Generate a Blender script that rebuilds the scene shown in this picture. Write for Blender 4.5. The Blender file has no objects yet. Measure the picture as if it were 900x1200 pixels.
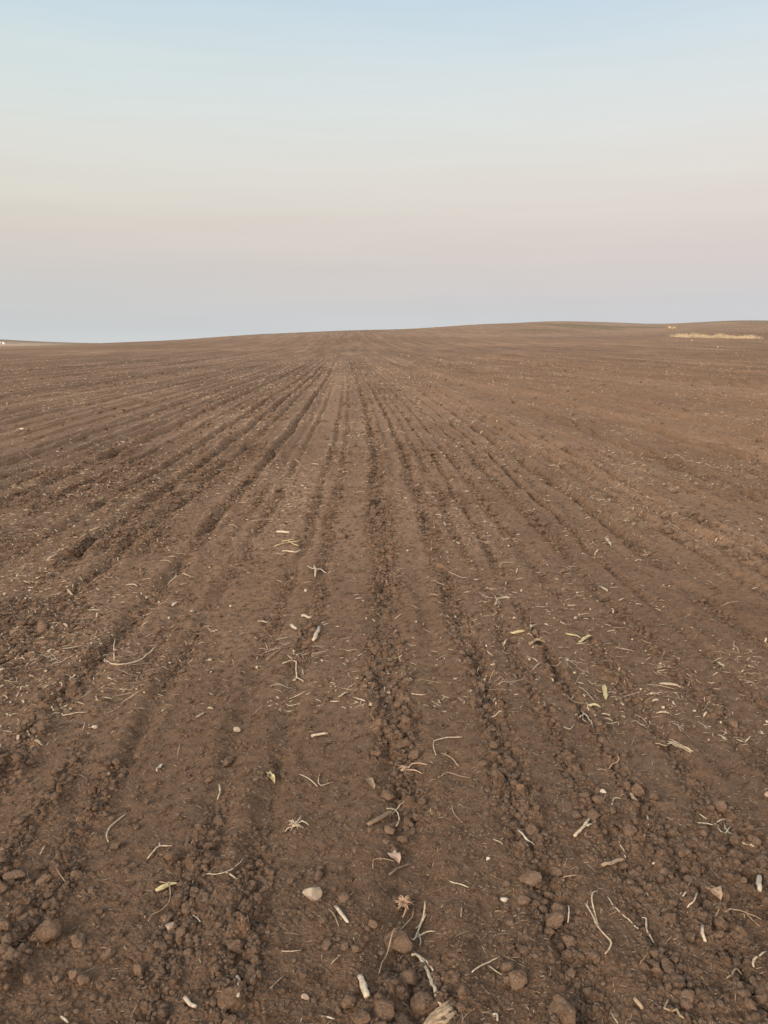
import bpy, bmesh, math, random
import numpy as np
from mathutils import Vector, Matrix, Euler
random.seed(7)
S = bpy.context.scene
COL = S.collection

# ------------------------------------------------------------------ camera
EYE = 1.5
PITCH = math.radians(12.15)
YAW = math.radians(1.26)
FPX = 906.0                                    # focal length in pixels of the 900 x 1200 frame
cam_d = bpy.data.cameras.new('camera'); cam = bpy.data.objects.new('camera', cam_d); COL.objects.link(cam)
cam_d.sensor_fit = 'VERTICAL'; cam_d.angle = 2*math.atan(600/FPX)
cam_d.clip_start = 0.05; cam_d.clip_end = 12000
cam.location = (0, 0, EYE); cam.rotation_euler = (math.pi/2 - PITCH, 0, -YAW)
S.camera = cam

# ------------------------------------------------------------------ world: clear sky just after sunset, seen away from the sunset
world = bpy.data.worlds.new('World'); S.world = world; world.use_nodes = True
wn = world.node_tree; wn.nodes.clear()
def wnode(t, **k):
    n = wn.nodes.new(t)
    for a, b in k.items(): setattr(n, a, b)
    return n
def srgb(r, g, b):
    f = lambda c: (c/255/12.92) if c/255 <= .04045 else ((c/255+.055)/1.055)**2.4
    return (f(r), f(g), f(b), 1)
tc = wnode('ShaderNodeTexCoord'); sp = wnode('ShaderNodeSeparateXYZ')
wn.links.new(tc.outputs['Generated'], sp.inputs[0])
asn = wnode('ShaderNodeMath', operation='ARCSINE'); wn.links.new(sp.outputs['Z'], asn.inputs[0])
# soft horizontal streaks of thin high haze wobble the height a little
mp = wnode('ShaderNodeMapping'); mp.inputs['Scale'].default_value = (1.3, 1.3, 16)
wn.links.new(tc.outputs['Generated'], mp.inputs[0])
nz = wnode('ShaderNodeTexNoise'); nz.inputs['Scale'].default_value = 1.6; nz.inputs['Detail'].default_value = 3
wn.links.new(mp.outputs[0], nz.inputs['Vector'])
nm = wnode('ShaderNodeMath', operation='MULTIPLY_ADD'); nm.inputs[1].default_value = 0.050; nm.inputs[2].default_value = -0.025
wn.links.new(nz.outputs['Fac'], nm.inputs[0])
ad = wnode('ShaderNodeMath', operation='ADD'); wn.links.new(asn.outputs[0], ad.inputs[0]); wn.links.new(nm.outputs[0], ad.inputs[1])
mr = wnode('ShaderNodeMapRange'); mr.inputs['From Min'].default_value = 0; mr.inputs['From Max'].default_value = math.pi/2
wn.links.new(ad.outputs[0], mr.inputs['Value'])
def sky_ramp(stops):
    cr = wnode('ShaderNodeValToRGB'); e = cr.color_ramp.elements; cr.color_ramp.interpolation = 'EASE' if False else 'LINEAR'
    while len(e) > 1: e.remove(e[-1])
    e[0].position = stops[0][0]/90; e[0].color = stops[0][1]
    for d, c in stops[1:]:
        q = e.new(d/90); q.color = c
    wn.links.new(mr.outputs[0], cr.inputs[0]); return cr
anti = sky_ramp([(0, srgb(209, 211, 212)), (1.0, srgb(205, 208, 210)), (2.4, srgb(204, 205, 207)), (3.8, srgb(209, 206, 205)), (5.4, srgb(212, 206, 203)), (7.2, srgb(218, 210, 203)),
                 (9.9, srgb(223, 218, 210)), (12.6, srgb(224, 224, 219)), (15.4, srgb(220, 227, 226)), (18.6, srgb(211, 224, 229)),
                 (21.4, srgb(199, 218, 230)), (28, srgb(186, 209, 226)), (45, srgb(165, 190, 208)), (90, srgb(150, 176, 200))])
# a faint drift from greenish left to rosy right, and thin streaks
side = wnode('ShaderNodeMapRange'); side.inputs['From Min'].default_value = -.45; side.inputs['From Max'].default_value = .5
wn.links.new(sp.outputs['X'], side.inputs['Value'])
tint = wnode('ShaderNodeMixRGB'); wn.links.new(side.outputs[0], tint.inputs[0]); tint.inputs[1].default_value = (.968, .978, .962, 1); tint.inputs[2].default_value = (1.02, 1.0, 1.01, 1)
antit = wnode('ShaderNodeMixRGB', blend_type='MULTIPLY'); antit.inputs[0].default_value = 1; wn.links.new(anti.outputs[0], antit.inputs[1]); wn.links.new(tint.outputs[0], antit.inputs[2])
mp2 = wnode('ShaderNodeMapping'); mp2.inputs['Scale'].default_value = (2.2, 2.2, 34); mp2.inputs['Rotation'].default_value = (0, math.radians(2), 0); wn.links.new(tc.outputs['Generated'], mp2.inputs[0])
nz2 = wnode('ShaderNodeTexNoise'); nz2.inputs['Scale'].default_value = 1.5; nz2.inputs['Detail'].default_value = 4; nz2.inputs['Roughness'].default_value = .6; wn.links.new(mp2.outputs[0], nz2.inputs['Vector'])
st = wnode('ShaderNodeMapRange'); st.inputs['From Min'].default_value = .3; st.inputs['From Max'].default_value = .7; st.inputs['To Min'].default_value = .984; st.inputs['To Max'].default_value = 1.014; wn.links.new(nz2.outputs['Fac'], st.inputs['Value'])
anti2 = wnode('ShaderNodeMixRGB', blend_type='MULTIPLY'); anti2.inputs[0].default_value = 1; wn.links.new(antit.outputs[0], anti2.inputs[1]); wn.links.new(st.outputs[0], anti2.inputs[2]); anti = anti2
glow = sky_ramp([(0, (1.0, .77, .58, 1)), (6, (1.0, .82, .64, 1)), (15, (1, .90, .78, 1)), (30, (.80, .82, .84, 1)), (55, (.5, .56, .64, 1)), (90, srgb(150, 176, 200))])
gl2 = wnode('ShaderNodeMixRGB', blend_type='MULTIPLY'); gl2.inputs[0].default_value = 1; gl2.inputs[2].default_value = (2.7, 2.5, 2.3, 1)
wn.links.new(glow.outputs[0], gl2.inputs[1])
# azimuth weight: the glow lies behind the camera (towards -Y)
azm = wnode('ShaderNodeMapRange', interpolation_type='SMOOTHSTEP'); azm.inputs['From Min'].default_value = 0.25; azm.inputs['From Max'].default_value = -0.95
wn.links.new(sp.outputs['Y'], azm.inputs['Value'])
mx = wnode('ShaderNodeMixRGB'); wn.links.new(azm.outputs[0], mx.inputs[0]); wn.links.new(anti.outputs[0], mx.inputs[1]); wn.links.new(gl2.outputs[0], mx.inputs[2])
nish = wnode('ShaderNodeTexSky', sky_type='NISHITA'); nish.sun_disc = False
nish.sun_elevation = math.radians(3); nish.sun_rotation = math.radians(170)
bg1 = wnode('ShaderNodeBackground'); bg1.inputs['Strength'].default_value = 1.0
bg2 = wnode('ShaderNodeBackground'); bg2.inputs['Strength'].default_value = 0.001
wn.links.new(mx.outputs[0], bg1.inputs[0]); wn.links.new(nish.outputs[0], bg2.inputs[0])
ads = wnode('ShaderNodeAddShader'); out = wnode('ShaderNodeOutputWorld')
wn.links.new(bg1.outputs[0], ads.inputs[0]); wn.links.new(bg2.outputs[0], ads.inputs[1]); wn.links.new(ads.outputs[0], out.inputs[0])

# one soft lamp for the directional part of the evening glow
sun_d = bpy.data.lights.new('sun', 'SUN'); sun = bpy.data.objects.new('sun', sun_d); COL.objects.link(sun)
sun_d.energy = 2.7; sun_d.angle = math.radians(20); sun_d.color = (1, .89, .75)
SUN_AZ, SUN_EL = math.radians(224), math.radians(25)        # clockwise from +Y
sdir = Vector((math.sin(SUN_AZ)*math.cos(SUN_EL), math.cos(SUN_AZ)*math.cos(SUN_EL), math.sin(SUN_EL)))
sun.rotation_euler = sdir.to_track_quat('Z', 'Y').to_euler()
S.view_settings.view_transform = 'Standard'; S.view_settings.look = 'None'
S.view_settings.exposure = 0.0; S.view_settings.gamma = 1

# ------------------------------------------------------------------ noise helpers
def table(seed, n=256):
    return np.random.RandomState(seed).rand(n, n).astype(np.float32)
_T = {}
def T(seed):
    if seed not in _T: _T[seed] = table(seed)
    return _T[seed]
def vnoise(x, y, seed):
    """smooth value noise, -1..1, one lattice cell per unit"""
    xi = np.floor(x).astype(np.int64); yi = np.floor(y).astype(np.int64)
    fx = (x-xi).astype(np.float32); fy = (y-yi).astype(np.float32)
    fx = fx*fx*(3-2*fx); fy = fy*fy*(3-2*fy)
    t = T(seed); a = xi & 255; b = yi & 255; a1 = (a+1) & 255; b1 = (b+1) & 255
    return ((t[a, b]*(1-fx)+t[a1, b]*fx)*(1-fy)+(t[a, b1]*(1-fx)+t[a1, b1]*fx)*fy)*2-1
def rot(x, y, a):
    c, s = math.cos(a), math.sin(a); return x*c-y*s, x*s+y*c
def fbm(x, y, seed, octs=3, gain=.5):
    r = 0; a = 1; s = 0
    for k in range(octs):
        u, v = rot(x*2**k, y*2**k, .6+k*1.1)
        r = r+a*vnoise(u+17.3*k, v-9.1*k, seed+k); s += a; a *= gain
    return r/s
def domes(x, y, cell, seed, prob=.7, lo=.2, hi=.52, flat=.75):
    """lumps: height in metres of the tallest rounded lump over each point"""
    u, v = rot(x/cell, y/cell, .3+seed*.37)
    u = u+.22*vnoise(u*1.7, v*1.7, seed+50)+.08*vnoise(u*4.3, v*4.3, seed+53)
    v = v+.22*vnoise(u*1.7+31, v*1.7, seed+51)+.08*vnoise(u*4.3, v*4.3+9, seed+54)
    xi = np.floor(u).astype(np.int64); yi = np.floor(v).astype(np.int64)
    best = np.zeros(x.shape, np.float32)
    t1, t2, t3, t4 = T(seed), T(seed+1), T(seed+2), T(seed+3)
    for i in (-1, 0, 1):
        for j in (-1, 0, 1):
            a = (xi+i) & 255; b = (yi+j) & 255
            dx = (u-(xi+i)-t1[a, b]).astype(np.float32); dy = (v-(yi+j)-t2[a, b]).astype(np.float32)
            p = t3[a, b]
            R = np.where(p < prob, lo+(hi-lo)*t4[a, b]**1.6, 0)
            h = np.sqrt(np.maximum(R*R-(dx*dx+dy*dy), 0))*flat
            h = np.minimum(h, R*.55)
            best = np.maximum(best, h)
    return best*cell

# ------------------------------------------------------------------ terrain
def sstep(a, b, x):
    t = np.clip((x-a)/(b-a), 0, 1); return t*t*(3-2*t)
# how far the ground stands above (+) or below (-) eye level, in thousandths-ish of the distance, by bearing and distance
_R = [1, 20, 50, 90, 140, 200, 280, 400, 600, 900, 1400, 2500, 5000]
_flat = [-EYE*906/r for r in _R]
def prof(*e): return [_flat[0], _flat[1], _flat[2]] + list(e)
_cols = {   # bearing in frame pixels : values from 90 m outwards
 -500: prof(-14, -8, -4, 0, 3, 5, 9, 12, 6, 4),
  0:   prof(-14.5, -8.8, -5.5, -3, -1.5, -1.2, 3, 8.5, 3, 1.5),
  50:  prof(-14.5, -8.8, -5.5, -2.5, 0, -.5, 2, 5, 3, 1.5),
  110: prof(-14, -8, -4, -1, 2.7, 1.5, 1.5, 3, 2, 1.5),
  200: prof(-14, -7.5, -3, 1.5, 6, 4, 3, 2, 1.5, 1),
  300: prof(-13.5, -7, -1, 6, 13, 10, 6, 4, 2, 1),
  400: prof(-13, -6, 2, 11, 17, 14, 9, 5, 2, 1),
  450: prof(-13, -6, 2, 10.5, 18, 17, 12, 6, 2, 1),
  500: prof(-13, -6, 1.5, 8, 16, 20.5, 15, 8, 2, 1),
  560: prof(-13, -6, 1, 7, 15, 24.5, 21, 10, 3, 1),
  640: prof(-12.5, -5, 1.5, 7, 15, 25, 28, 17, 4, 1),
  700: prof(-12.5, -5, 2.5, 7.5, 14, 22, 27, 18, 4, 1),
  760: prof(-12, -4.5, 4, 9, 14, 20, 24, 18, 4, 1),
  800: prof(-12, -4, 5, 10.5, 16, 22, 26, 18, 4, 1),
  850: prof(-12, -4, 5, 12, 19, 25, 29, 20, 4, 1),
  900: prof(-12, -4, 5, 12, 19, 25, 28, 20, 4, 1),
  1400: prof(-12, -4, 5, 12, 20, 28, 33, 24, 6, 2)}
_NA, _NR = 361, 400
_azs = np.linspace(-math.radians(90), math.radians(90), _NA)       # bearing from +Y, clockwise
_lr = np.linspace(0, math.log(5000), _NR)
_ck = sorted(_cols); _caz = [math.atan((k-450)/FPX)+YAW for k in _ck]
_M = np.array([np.interp(_lr, np.log(_R), _cols[k]) for k in _ck])
_flatl = -EYE*906/np.exp(_lr)
_M = _M-_flatl                                                     # departure from flat ground
_D = np.array([np.interp(_azs, _caz, _M[:, j]) for j in range(_NR)]).T
def _blur(A, n, ax):
    k = np.hanning(n+2)[1:-1]; k /= k.sum(); p = n//2
    A2 = np.pad(A, [(p, p) if i == ax else (0, 0) for i in range(2)], mode='edge')
    return np.apply_along_axis(lambda v: np.convolve(v, k, 'valid'), ax, A2)
_D = _blur(_blur(_D, 9, 0), 23, 1)
_w = sstep(math.log(25), math.log(60), _lr); _D = _D*_w[None, :]
def macro(x, y):
    r = np.maximum(np.hypot(x, y), 1.0); az = np.arctan2(x, y)
    az = np.where(az > math.pi/2, math.pi-az, az); az = np.where(az < -math.pi/2, -math.pi-az, az)   # mirrored behind the camera
    fa = (az-_azs[0])/(_azs[1]-_azs[0]); fr = np.clip(np.log(r)/(_lr[1]-_lr[0]), 0, _NR-1.001)
    ia = np.clip(np.floor(fa).astype(int), 0, _NA-2); ir = np.floor(fr).astype(int); fa = fa-ia; fr = fr-ir
    d = (_D[ia, ir]*(1-fr)+_D[ia, ir+1]*fr)*(1-fa)+(_D[ia+1, ir]*(1-fr)+_D[ia+1, ir+1]*fr)*fa
    # 906 px focal length; off-axis rays need the bearing's own secant
    z = d*r/906*np.cos(np.clip(az-YAW, -.6, .6))/math.cos(PITCH)
    z = z+.10*sstep(30, 150, r)*fbm(x/60, y/60, 300, 2)*1.0
    z = z+.03*sstep(3, 15, r)*fbm(x/9, y/14, 310, 2)
    return z

def bend(y):                                   # the drill rows swing gently left with distance
    t = np.maximum(y-10, 0); return -.0275*t*t/(t+9)
# furrows worked out on the ground: offset from the camera, depth, half width, looseness beside it (metres)
ROWS = [(-14.6, .05, .09, .7), (-12.6, .035, .07, .5), (-10.7, .06, .10, .8), (-9.4, .03, .07, .5), (-8.3, .03, .06, .5), (-7.0, .06, .09, .8), (-6.1, .03, .05, .4),
        (-5.4, .045, .06, .6), (-4.95, .03, .05, .5), (-4.2, .03, .05, .4), (-3.57, .055, .07, 1.0), (-3.1, .025, .04, .5), (-2.57, .04, .05, .8),
        (-2.13, .05, .055, 1.2), (-1.80, .03, .045, 1.1), (-1.33, .050, .042, 1.2), (-1.08, .012, .03, .5), (-.91, .020, .030, .7),
        (-.50, .018, .034, .85), (-.31, .015, .032, .95), (.11, .028, .055, 2.1), (.30, .008, .03, .15), (.515, .030, .040, 1.5), (.73, .014, .030, .7),
        (.905, .026, .021, 1.0), (1.15, .022, .035, .8), (1.43, .024, .038, 1.1), (1.69, .022, .028, .7), (2.05, .028, .05, 1.0), (2.45, .02, .04, .7),
        (2.9, .026, .05, .9), (3.4, .02, .04, .7), (3.9, .03, .06, .9), (4.6, .022, .05, .6), (5.3, .03, .06, .8), (6.0, .025, .05, .6), (6.6, .06, .09, 1.1),
        (7.6, .03, .06, .5), (8.8, .04, .08, .7), (10.2, .05, .09, .8), (11.7, .03, .07, .5), (13.2, .05, .09, .8)]
_rr = random.Random(3)
for sgn in (-1, 1):
    X = 15.0
    while X < 150:
        ROWS.append((sgn*X, _rr.uniform(.04, .10), _rr.uniform(.09, .18)*(1+X/120), _rr.uniform(.4, .9))); X += _rr.uniform(.7, 1.5)*(1+X/50)
    X = 2.2
    while X < 15:
        if min(abs(r[0]-sgn*X) for r in ROWS) > .18: ROWS.append((sgn*X, _rr.uniform(.02, .04), _rr.uniform(.035, .07), _rr.uniform(.4, .9)))
        X += _rr.uniform(.3, .6)
ROWS.sort()
def near_rows(u, reach):
    """for every furrow, the points lying within reach of it"""
    o = np.argsort(u, kind='stable'); su = u[o]
    for X, dep, hw, lo in ROWS:
        d = reach(hw); a, b = np.searchsorted(su, (X-d, X+d))
        if b > a: yield X, dep, hw, lo, o[a:b]
def looseness(x, y):
    """0 smooth rolled soil .. 1+ loose cloddy soil"""
    u = x-bend(y)
    m = np.full(x.shape, .10, np.float32)
    for X, dep, hw, lo, sel in near_rows(u, lambda h: h*6+.1):
        us, ys = u[sel], y[sel]
        c = X+.028*vnoise(ys*.9, ys*0+X*7, 401)+.014*vnoise(ys*3.1, ys*0+X*5, 402)
        a = np.clip(.75+.62*vnoise(ys*1.6+X*3, ys*0+X, 403)+.4*vnoise(ys*5+X*3, ys*0+X, 404), .05, 1.4)
        m[sel] += (lo*a*np.exp(-((us-c)/(hw*1.35+.012))**2)).astype(np.float32)
    m = m*(1+.35*vnoise(x*3, y*2, 405))
    m = m+.5*np.clip(vnoise(x*1.1, y*.55, 406)-.35, 0, 1)
    # the far-left strip and the near ground are rougher
    m = m+.8*sstep(-1.25, -1.75, u)*(1-sstep(-3.2, -4.5, -(-u)))*.8*np.clip(.5+vnoise(x*2, y*1.2, 407), 0, 1)
    m = m+(.18-.08*sstep(-.1, .4, u))*sstep(2.6, 1.6, y)*np.clip(.5+.7*vnoise(x*3.2, y*2.6, 408), 0, 1)
    return np.clip(m, 0, 1.6)
def detail(x, y, res, m=None):
    """tilth: furrows, ridges, lumps; res = mesh spacing, so that nothing finer than the mesh is asked of it"""
    u = x-bend(y); z = np.zeros(x.shape, np.float32)
    if m is None: m = looseness(x, y)
    for X, dep, hw, lo, sel in near_rows(u, lambda h: h*5+.05):
        us, ys, rs = u[sel], y[sel], res[sel]
        c = X+.028*vnoise(ys*.9, ys*0+X*7, 401)+.014*vnoise(ys*3.1, ys*0+X*5, 402)
        if X > 1.5: dep = dep*1.85
        w = np.maximum(hw*1.25*(1+.3*vnoise(ys*2.3, ys*0+X*2, 409)), .8*rs)
        a = np.clip(.62+.75*vnoise(ys*1.3+X*3, ys*0+X, 410)+.5*vnoise(ys*4.7, ys*0+X*9, 411), .05, 1.4)
        c = c+.10*w*0+.010*np.clip(.05/rs-1, 0, 1)*vnoise(us*22+X, ys*17, 412)
        a = a+(1-a)*.72*sstep(4, 16, ys)
        d = (us-c)/w
        g = -np.exp(-np.abs(d)**2.4)+.42*np.exp(-((np.abs(d)-1.9)/.75)**2)
        z[sel] += (dep*(.80+.45*sstep(2.6, 6, ys)+.75*sstep(6, 14, ys)+.9*sstep(12, 60, ys))*a*g*np.minimum(1, hw/w)**.5).astype(np.float32)
    fade = lambda wl: np.clip((wl/res-2)/3, 0, 1)
    z += .012*fade(.5)*fbm(u/.33, y/1.4, 420, 2)
    z += .006*fade(.12)*fbm(u/.09, y/.35, 424, 2)
    z += (.005+.009*m)*fade(.08)*fbm(x/.06, y/.06, 428, 2)
    mm = np.clip(m, 0, 1.4)
    for cell, sd, lo_m, k in ((.085, 440, .42, 1.0), (.045, 450, .24, 1.15), (.024, 460, .05, 1.35), (.012, 470, -.22, 1.35)):
        f = fade(cell*.8)
        sel = f > 0
        if not sel.any(): continue
        z[sel] += (k*domes(x[sel], y[sel], cell, sd, prob=.72)*f[sel]*sstep(lo_m, lo_m+.55, mm[sel])).astype(np.float32)
    z += .0011*fade(.012)*vnoise(x/.006, y/.006, 480)
    return z
def ground_z(x, y, res=.004):
    x = np.atleast_1d(np.asarray(x, float)); y = np.atleast_1d(np.asarray(y, float))
    return macro(x, y)+detail(x, y, np.full(x.shape, res))

# ------------------------------------------------------------------ materials
def new_mat(name):
    m = bpy.data.materials.new(name); m.use_nodes = True; nt = m.node_tree
    b = nt.nodes['Principled BSDF']; b.inputs['Roughness'].default_value = .95; b.inputs['Specular IOR Level'].default_value = .15
    return m, nt, b
def N(nt, t, **k):
    n = nt.nodes.new(t)
    for a, b in k.items(): setattr(n, a, b)
    return n
def mixc(nt, fac, a, b, mode='MIX'):
    n = N(nt, 'ShaderNodeMixRGB', blend_type=mode)
    for s, v in ((0, fac), (1, a), (2, b)):
        if hasattr(v, 'links') or isinstance(v, bpy.types.NodeSocket): nt.links.new(v, n.inputs[s])
        elif s == 0: n.inputs[0].default_value = v
        else: n.inputs[s].default_value = (*v, 1)
    return n.outputs[0]
def noise(nt, vec, scale, detail=3, rough=.55):
    n = N(nt, 'ShaderNodeTexNoise'); n.inputs['Scale'].default_value = scale; n.inputs['Detail'].default_value = detail; n.inputs['Roughness'].default_value = rough
    nt.links.new(vec, n.inputs['Vector']); return n.outputs['Fac']
def rng(nt, v, a, b, c=0, d=1):
    n = N(nt, 'ShaderNodeMapRange'); n.inputs[1].default_value = a; n.inputs[2].default_value = b; n.inputs[3].default_value = c; n.inputs[4].default_value = d
    nt.links.new(v, n.inputs[0]); return n.outputs[0]
DARK, MID, PALE = (.060, .030, .016), (.152, .083, .048), (.275, .172, .110)
def soil_material(name, loose=False):
    m, nt, b = new_mat(name)
    geo = N(nt, 'ShaderNodeNewGeometry'); P = geo.outputs['Position']
    n1 = noise(nt, P, 2.2, 4); n2 = noise(nt, P, 28, 4, .65); n3 = noise(nt, P, 190, 3, .7)
    c = mixc(nt, rng(nt, n1, .35, .65), MID, (.188, .106, .061))
    c = mixc(nt, rng(nt, n2, .35, .72, 0, .55), c, PALE)
    c = mixc(nt, rng(nt, n2, .48, .30, 0, .6), c, DARK)
    c = mixc(nt, rng(nt, n3, .50, .70, 0, .65), c, (.30, .205, .135))
    c = mixc(nt, rng(nt, n3, .45, .28, 0, .5), c, DARK)
    # sparse pale grit
    vo = N(nt, 'ShaderNodeTexVoronoi'); vo.inputs['Scale'].default_value = 130; nt.links.new(P, vo.inputs['Vector'])
    sep = N(nt, 'ShaderNodeSeparateColor'); nt.links.new(vo.outputs['Color'], sep.inputs[0])
    near = rng(nt, vo.outputs['Distance'], .22, .12, 0, 1); pick = rng(nt, sep.outputs[0], .965, .972, 0, 1)
    mu = N(nt, 'ShaderNodeMath', operation='MULTIPLY'); nt.links.new(near, mu.inputs[0]); nt.links.new(pick, mu.inputs[1])
    c = mixc(nt, mu.outputs[0], c, (.46, .37, .28))
    if loose:
        at = N(nt, 'ShaderNodeAttribute', attribute_name='tone'); 
        c = mixc(nt, 1.0, c, at.outputs['Color'], 'MULTIPLY')
    else:
        # broad bands of drier, paler soil and darker soil, plus painted near shade and far haze, kept as a field-wide colour map
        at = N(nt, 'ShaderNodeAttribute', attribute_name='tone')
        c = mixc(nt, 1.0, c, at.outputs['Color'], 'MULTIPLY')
    nt.links.new(c, b.inputs['Base Color'])
    bp = N(nt, 'ShaderNodeBump'); bp.inputs['Strength'].default_value = 1.0; bp.inputs['Distance'].default_value = .0075
    h = N(nt, 'ShaderNodeMath', operation='ADD'); nt.links.new(noise(nt, P, 260, 4, .7), h.inputs[0])
    h2 = N(nt, 'ShaderNodeMath', operation='MULTIPLY'); h2.inputs[1].default_value = 1.1; nt.links.new(noise(nt, P, 90, 3, .6), h2.inputs[0]); nt.links.new(h2.outputs[0], h.inputs[1])
    nt.links.new(h.outputs[0], bp.inputs['Height']); nt.links.new(bp.outputs[0], b.inputs['Normal'])
    return m
M_SOIL = soil_material('tilled_soil'); M_CLOD = soil_material('dry_clod', True)
def fibre_material(name, c1, c2, c3, scale=60, rough=.8):
    m, nt, b = new_mat(name); b.inputs['Roughness'].default_value = rough; b.inputs['Specular IOR Level'].default_value = .3
    geo = N(nt, 'ShaderNodeNewGeometry'); oi = N(nt, 'ShaderNodeObjectInfo')
    n1 = noise(nt, geo.outputs['Position'], scale, 3); n2 = noise(nt, geo.outputs['Position'], scale*9, 2)
    c = mixc(nt, rng(nt, n1, .35, .65), c1, c2)
    c = mixc(nt, rng(nt, n2, .55, .72, 0, .55), c, c3)
    c = mixc(nt, rng(nt, oi.outputs['Random'], 0, 1, 0, .35), c, c3)
    if scale >= 10: c = mixc(nt, rng(nt, noise(nt, geo.outputs['Position'], 130, 3, .6), .48, .66, 0, .6), c, (.17, .105, .065))
    nt.links.new(c, b.inputs['Base Color'])
    bp = N(nt, 'ShaderNodeBump'); bp.inputs['Strength'].default_value = .5; bp.inputs['Distance'].default_value = .001
    nt.links.new(n2, bp.inputs['Height']); nt.links.new(bp.outputs[0], b.inputs['Normal'])
    return m
M_STRAW = fibre_material('bleached_straw', (.64, .52, .37), (.52, .39, .26), (.32, .215, .135))
M_TAN = fibre_material('tan_stem', (.44, .31, .20), (.34, .23, .14), (.22, .14, .085))
M_BROWN = fibre_material('weathered_stem', (.27, .18, .115), (.20, .13, .08), (.13, .08, .05))
M_WHITE = fibre_material('bleached_pith', (.66, .56, .43), (.54, .43, .31), (.34, .24, .16))
M_YELLOW = fibre_material('dry_maize_leaf', (.66, .54, .28), (.60, .46, .24), (.40, .28, .14))
M_ORANGE = fibre_material('rusty_leaf', (.56, .37, .24), (.46, .29, .18), (.34, .20, .12))
def stone_material(name, a, b_):
    m, nt, b = new_mat(name); b.inputs['Roughness'].default_value = .75
    geo = N(nt, 'ShaderNodeNewGeometry')
    n1 = noise(nt, geo.outputs['Position'], 45, 4); n2 = noise(nt, geo.outputs['Position'], 400, 3)
    c = mixc(nt, rng(nt, n1, .35, .65), a, b_); c = mixc(nt, rng(nt, n2, .5, .75, 0, .6), c, (.22, .14, .09))
    nt.links.new(c, b.inputs['Base Color'])
    bp = N(nt, 'ShaderNodeBump'); bp.inputs['Strength'].default_value = .4; bp.inputs['Distance'].default_value = .001
    nt.links.new(n2, bp.inputs['Height']); nt.links.new(bp.outputs[0], b.inputs['Normal']); return m
M_STONE_G = stone_material('grey_stone', (.40, .32, .24), (.33, .25, .18))
M_STONE_W = stone_material('white_stone', (.58, .50, .40), (.46, .38, .29))
M_STONE_O = stone_material('orange_stone', (.70, .38, .22), (.60, .32, .19))
M_STONE_P = stone_material('pink_stone', (.48, .33, .24), (.40, .27, .19))

# ------------------------------------------------------------------ mesh plumbing
def mesh_np(name, V, F, mat, smooth=False):
    me = bpy.data.meshes.new(name); V = np.asarray(V, np.float32); F = np.asarray(F, np.int32)
    k = F.shape[1]
    me.vertices.add(len(V)); me.vertices.foreach_set('co', V.ravel())
    me.loops.add(F.size); me.loops.foreach_set('vertex_index', F.ravel())
    me.polygons.add(len(F)); me.polygons.foreach_set('loop_start', np.arange(0, F.size, k, dtype=np.int32))
    me.polygons.foreach_set('loop_total', np.full(len(F), k, np.int32))
    me.polygons.foreach_set('use_smooth', np.full(len(F), smooth, bool))
    me.materials.append(mat); me.update(calc_edges=True); return me
def link(name, me, loc=(0, 0, 0), rot_=(0, 0, 0), sc=(1, 1, 1), parent=None):
    o = bpy.data.objects.new(name, me); COL.objects.link(o); o.location = loc; o.rotation_euler = rot_; o.scale = sc
    if parent: o.parent = parent
    return o
def tag(o, label=None, cat=None, group=None, kind=None):
    if label: o['label'] = label
    if cat: o['category'] = cat
    if group: o['group'] = group
    if kind: o['kind'] = kind
    return o
def tone_attr(me, tone):
    at = me.color_attributes.new('tone', 'FLOAT_COLOR', 'POINT'); a = np.ones((len(tone), 4), np.float32)
    a[:, :3] = tone if tone.ndim == 2 else tone[:, None]; at.data.foreach_set('color', a.ravel())

# ------------------------------------------------------------------ the field: one sheet, fine near the camera, coarse far away
def radii():
    r = [.25, .45, .65, .85]; q = 1.0
    while q < 5200:
        r.append(q)
        if q < 60: k = min(.00125*math.sqrt(1+(q/2.2)**2), .0042)
        else: k = min(.0042+(q-60)*.0001, .012)
        q *= 1+k
    return np.array(r)
Rr = radii()
fine = np.arange(-math.radians(34), math.radians(34)+1e-6, .0012)
co1 = np.linspace(math.radians(34.3), math.radians(60), 90); co2 = np.linspace(math.radians(61), math.radians(299), 180); co3 = np.linspace(-math.radians(60), -math.radians(34.3), 90)
AZ = np.concatenate([fine+YAW, co1+YAW, co2+YAW, co3+2*math.pi+YAW])
NA_, NR_ = len(AZ), len(Rr)
dA = np.abs(np.diff(np.concatenate([AZ, [AZ[0]+2*math.pi]])))
RR, AA = np.meshgrid(Rr, AZ, indexing='ij')
gx = (RR*np.sin(AA)).ravel(); gy = (RR*np.cos(AA)).ravel()
dr = np.gradient(Rr)
res = np.maximum((RR*dA[None, :]), dr[:, None]*.6).ravel()
gm = looseness(gx, gy)
gz = macro(gx, gy)+detail(gx, gy, res, gm)
V = np.stack([gx, gy, gz], 1)
V = np.vstack([V, [[0, 0, float(ground_z(0, 0, .1)[0])]]])
i = np.arange(NR_-1)[:, None]; j = np.arange(NA_)[None, :]; j2 = (j+1) % NA_
Fq = np.stack([(i*NA_+j), (i*NA_+j2), ((i+1)*NA_+j2), ((i+1)*NA_+j)], -1).reshape(-1, 4)[:, ::-1]
cj = np.arange(NA_)
Fc = np.stack([np.full(NA_, len(V)-1), cj, (cj+1) % NA_], 1)
# orientation is checked below; centre fan goes in as degenerate-free quads by doubling an edge midpoint is avoided: a small hole cap
me = mesh_np('field', V[:-1], Fq, M_SOIL, True)
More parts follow.
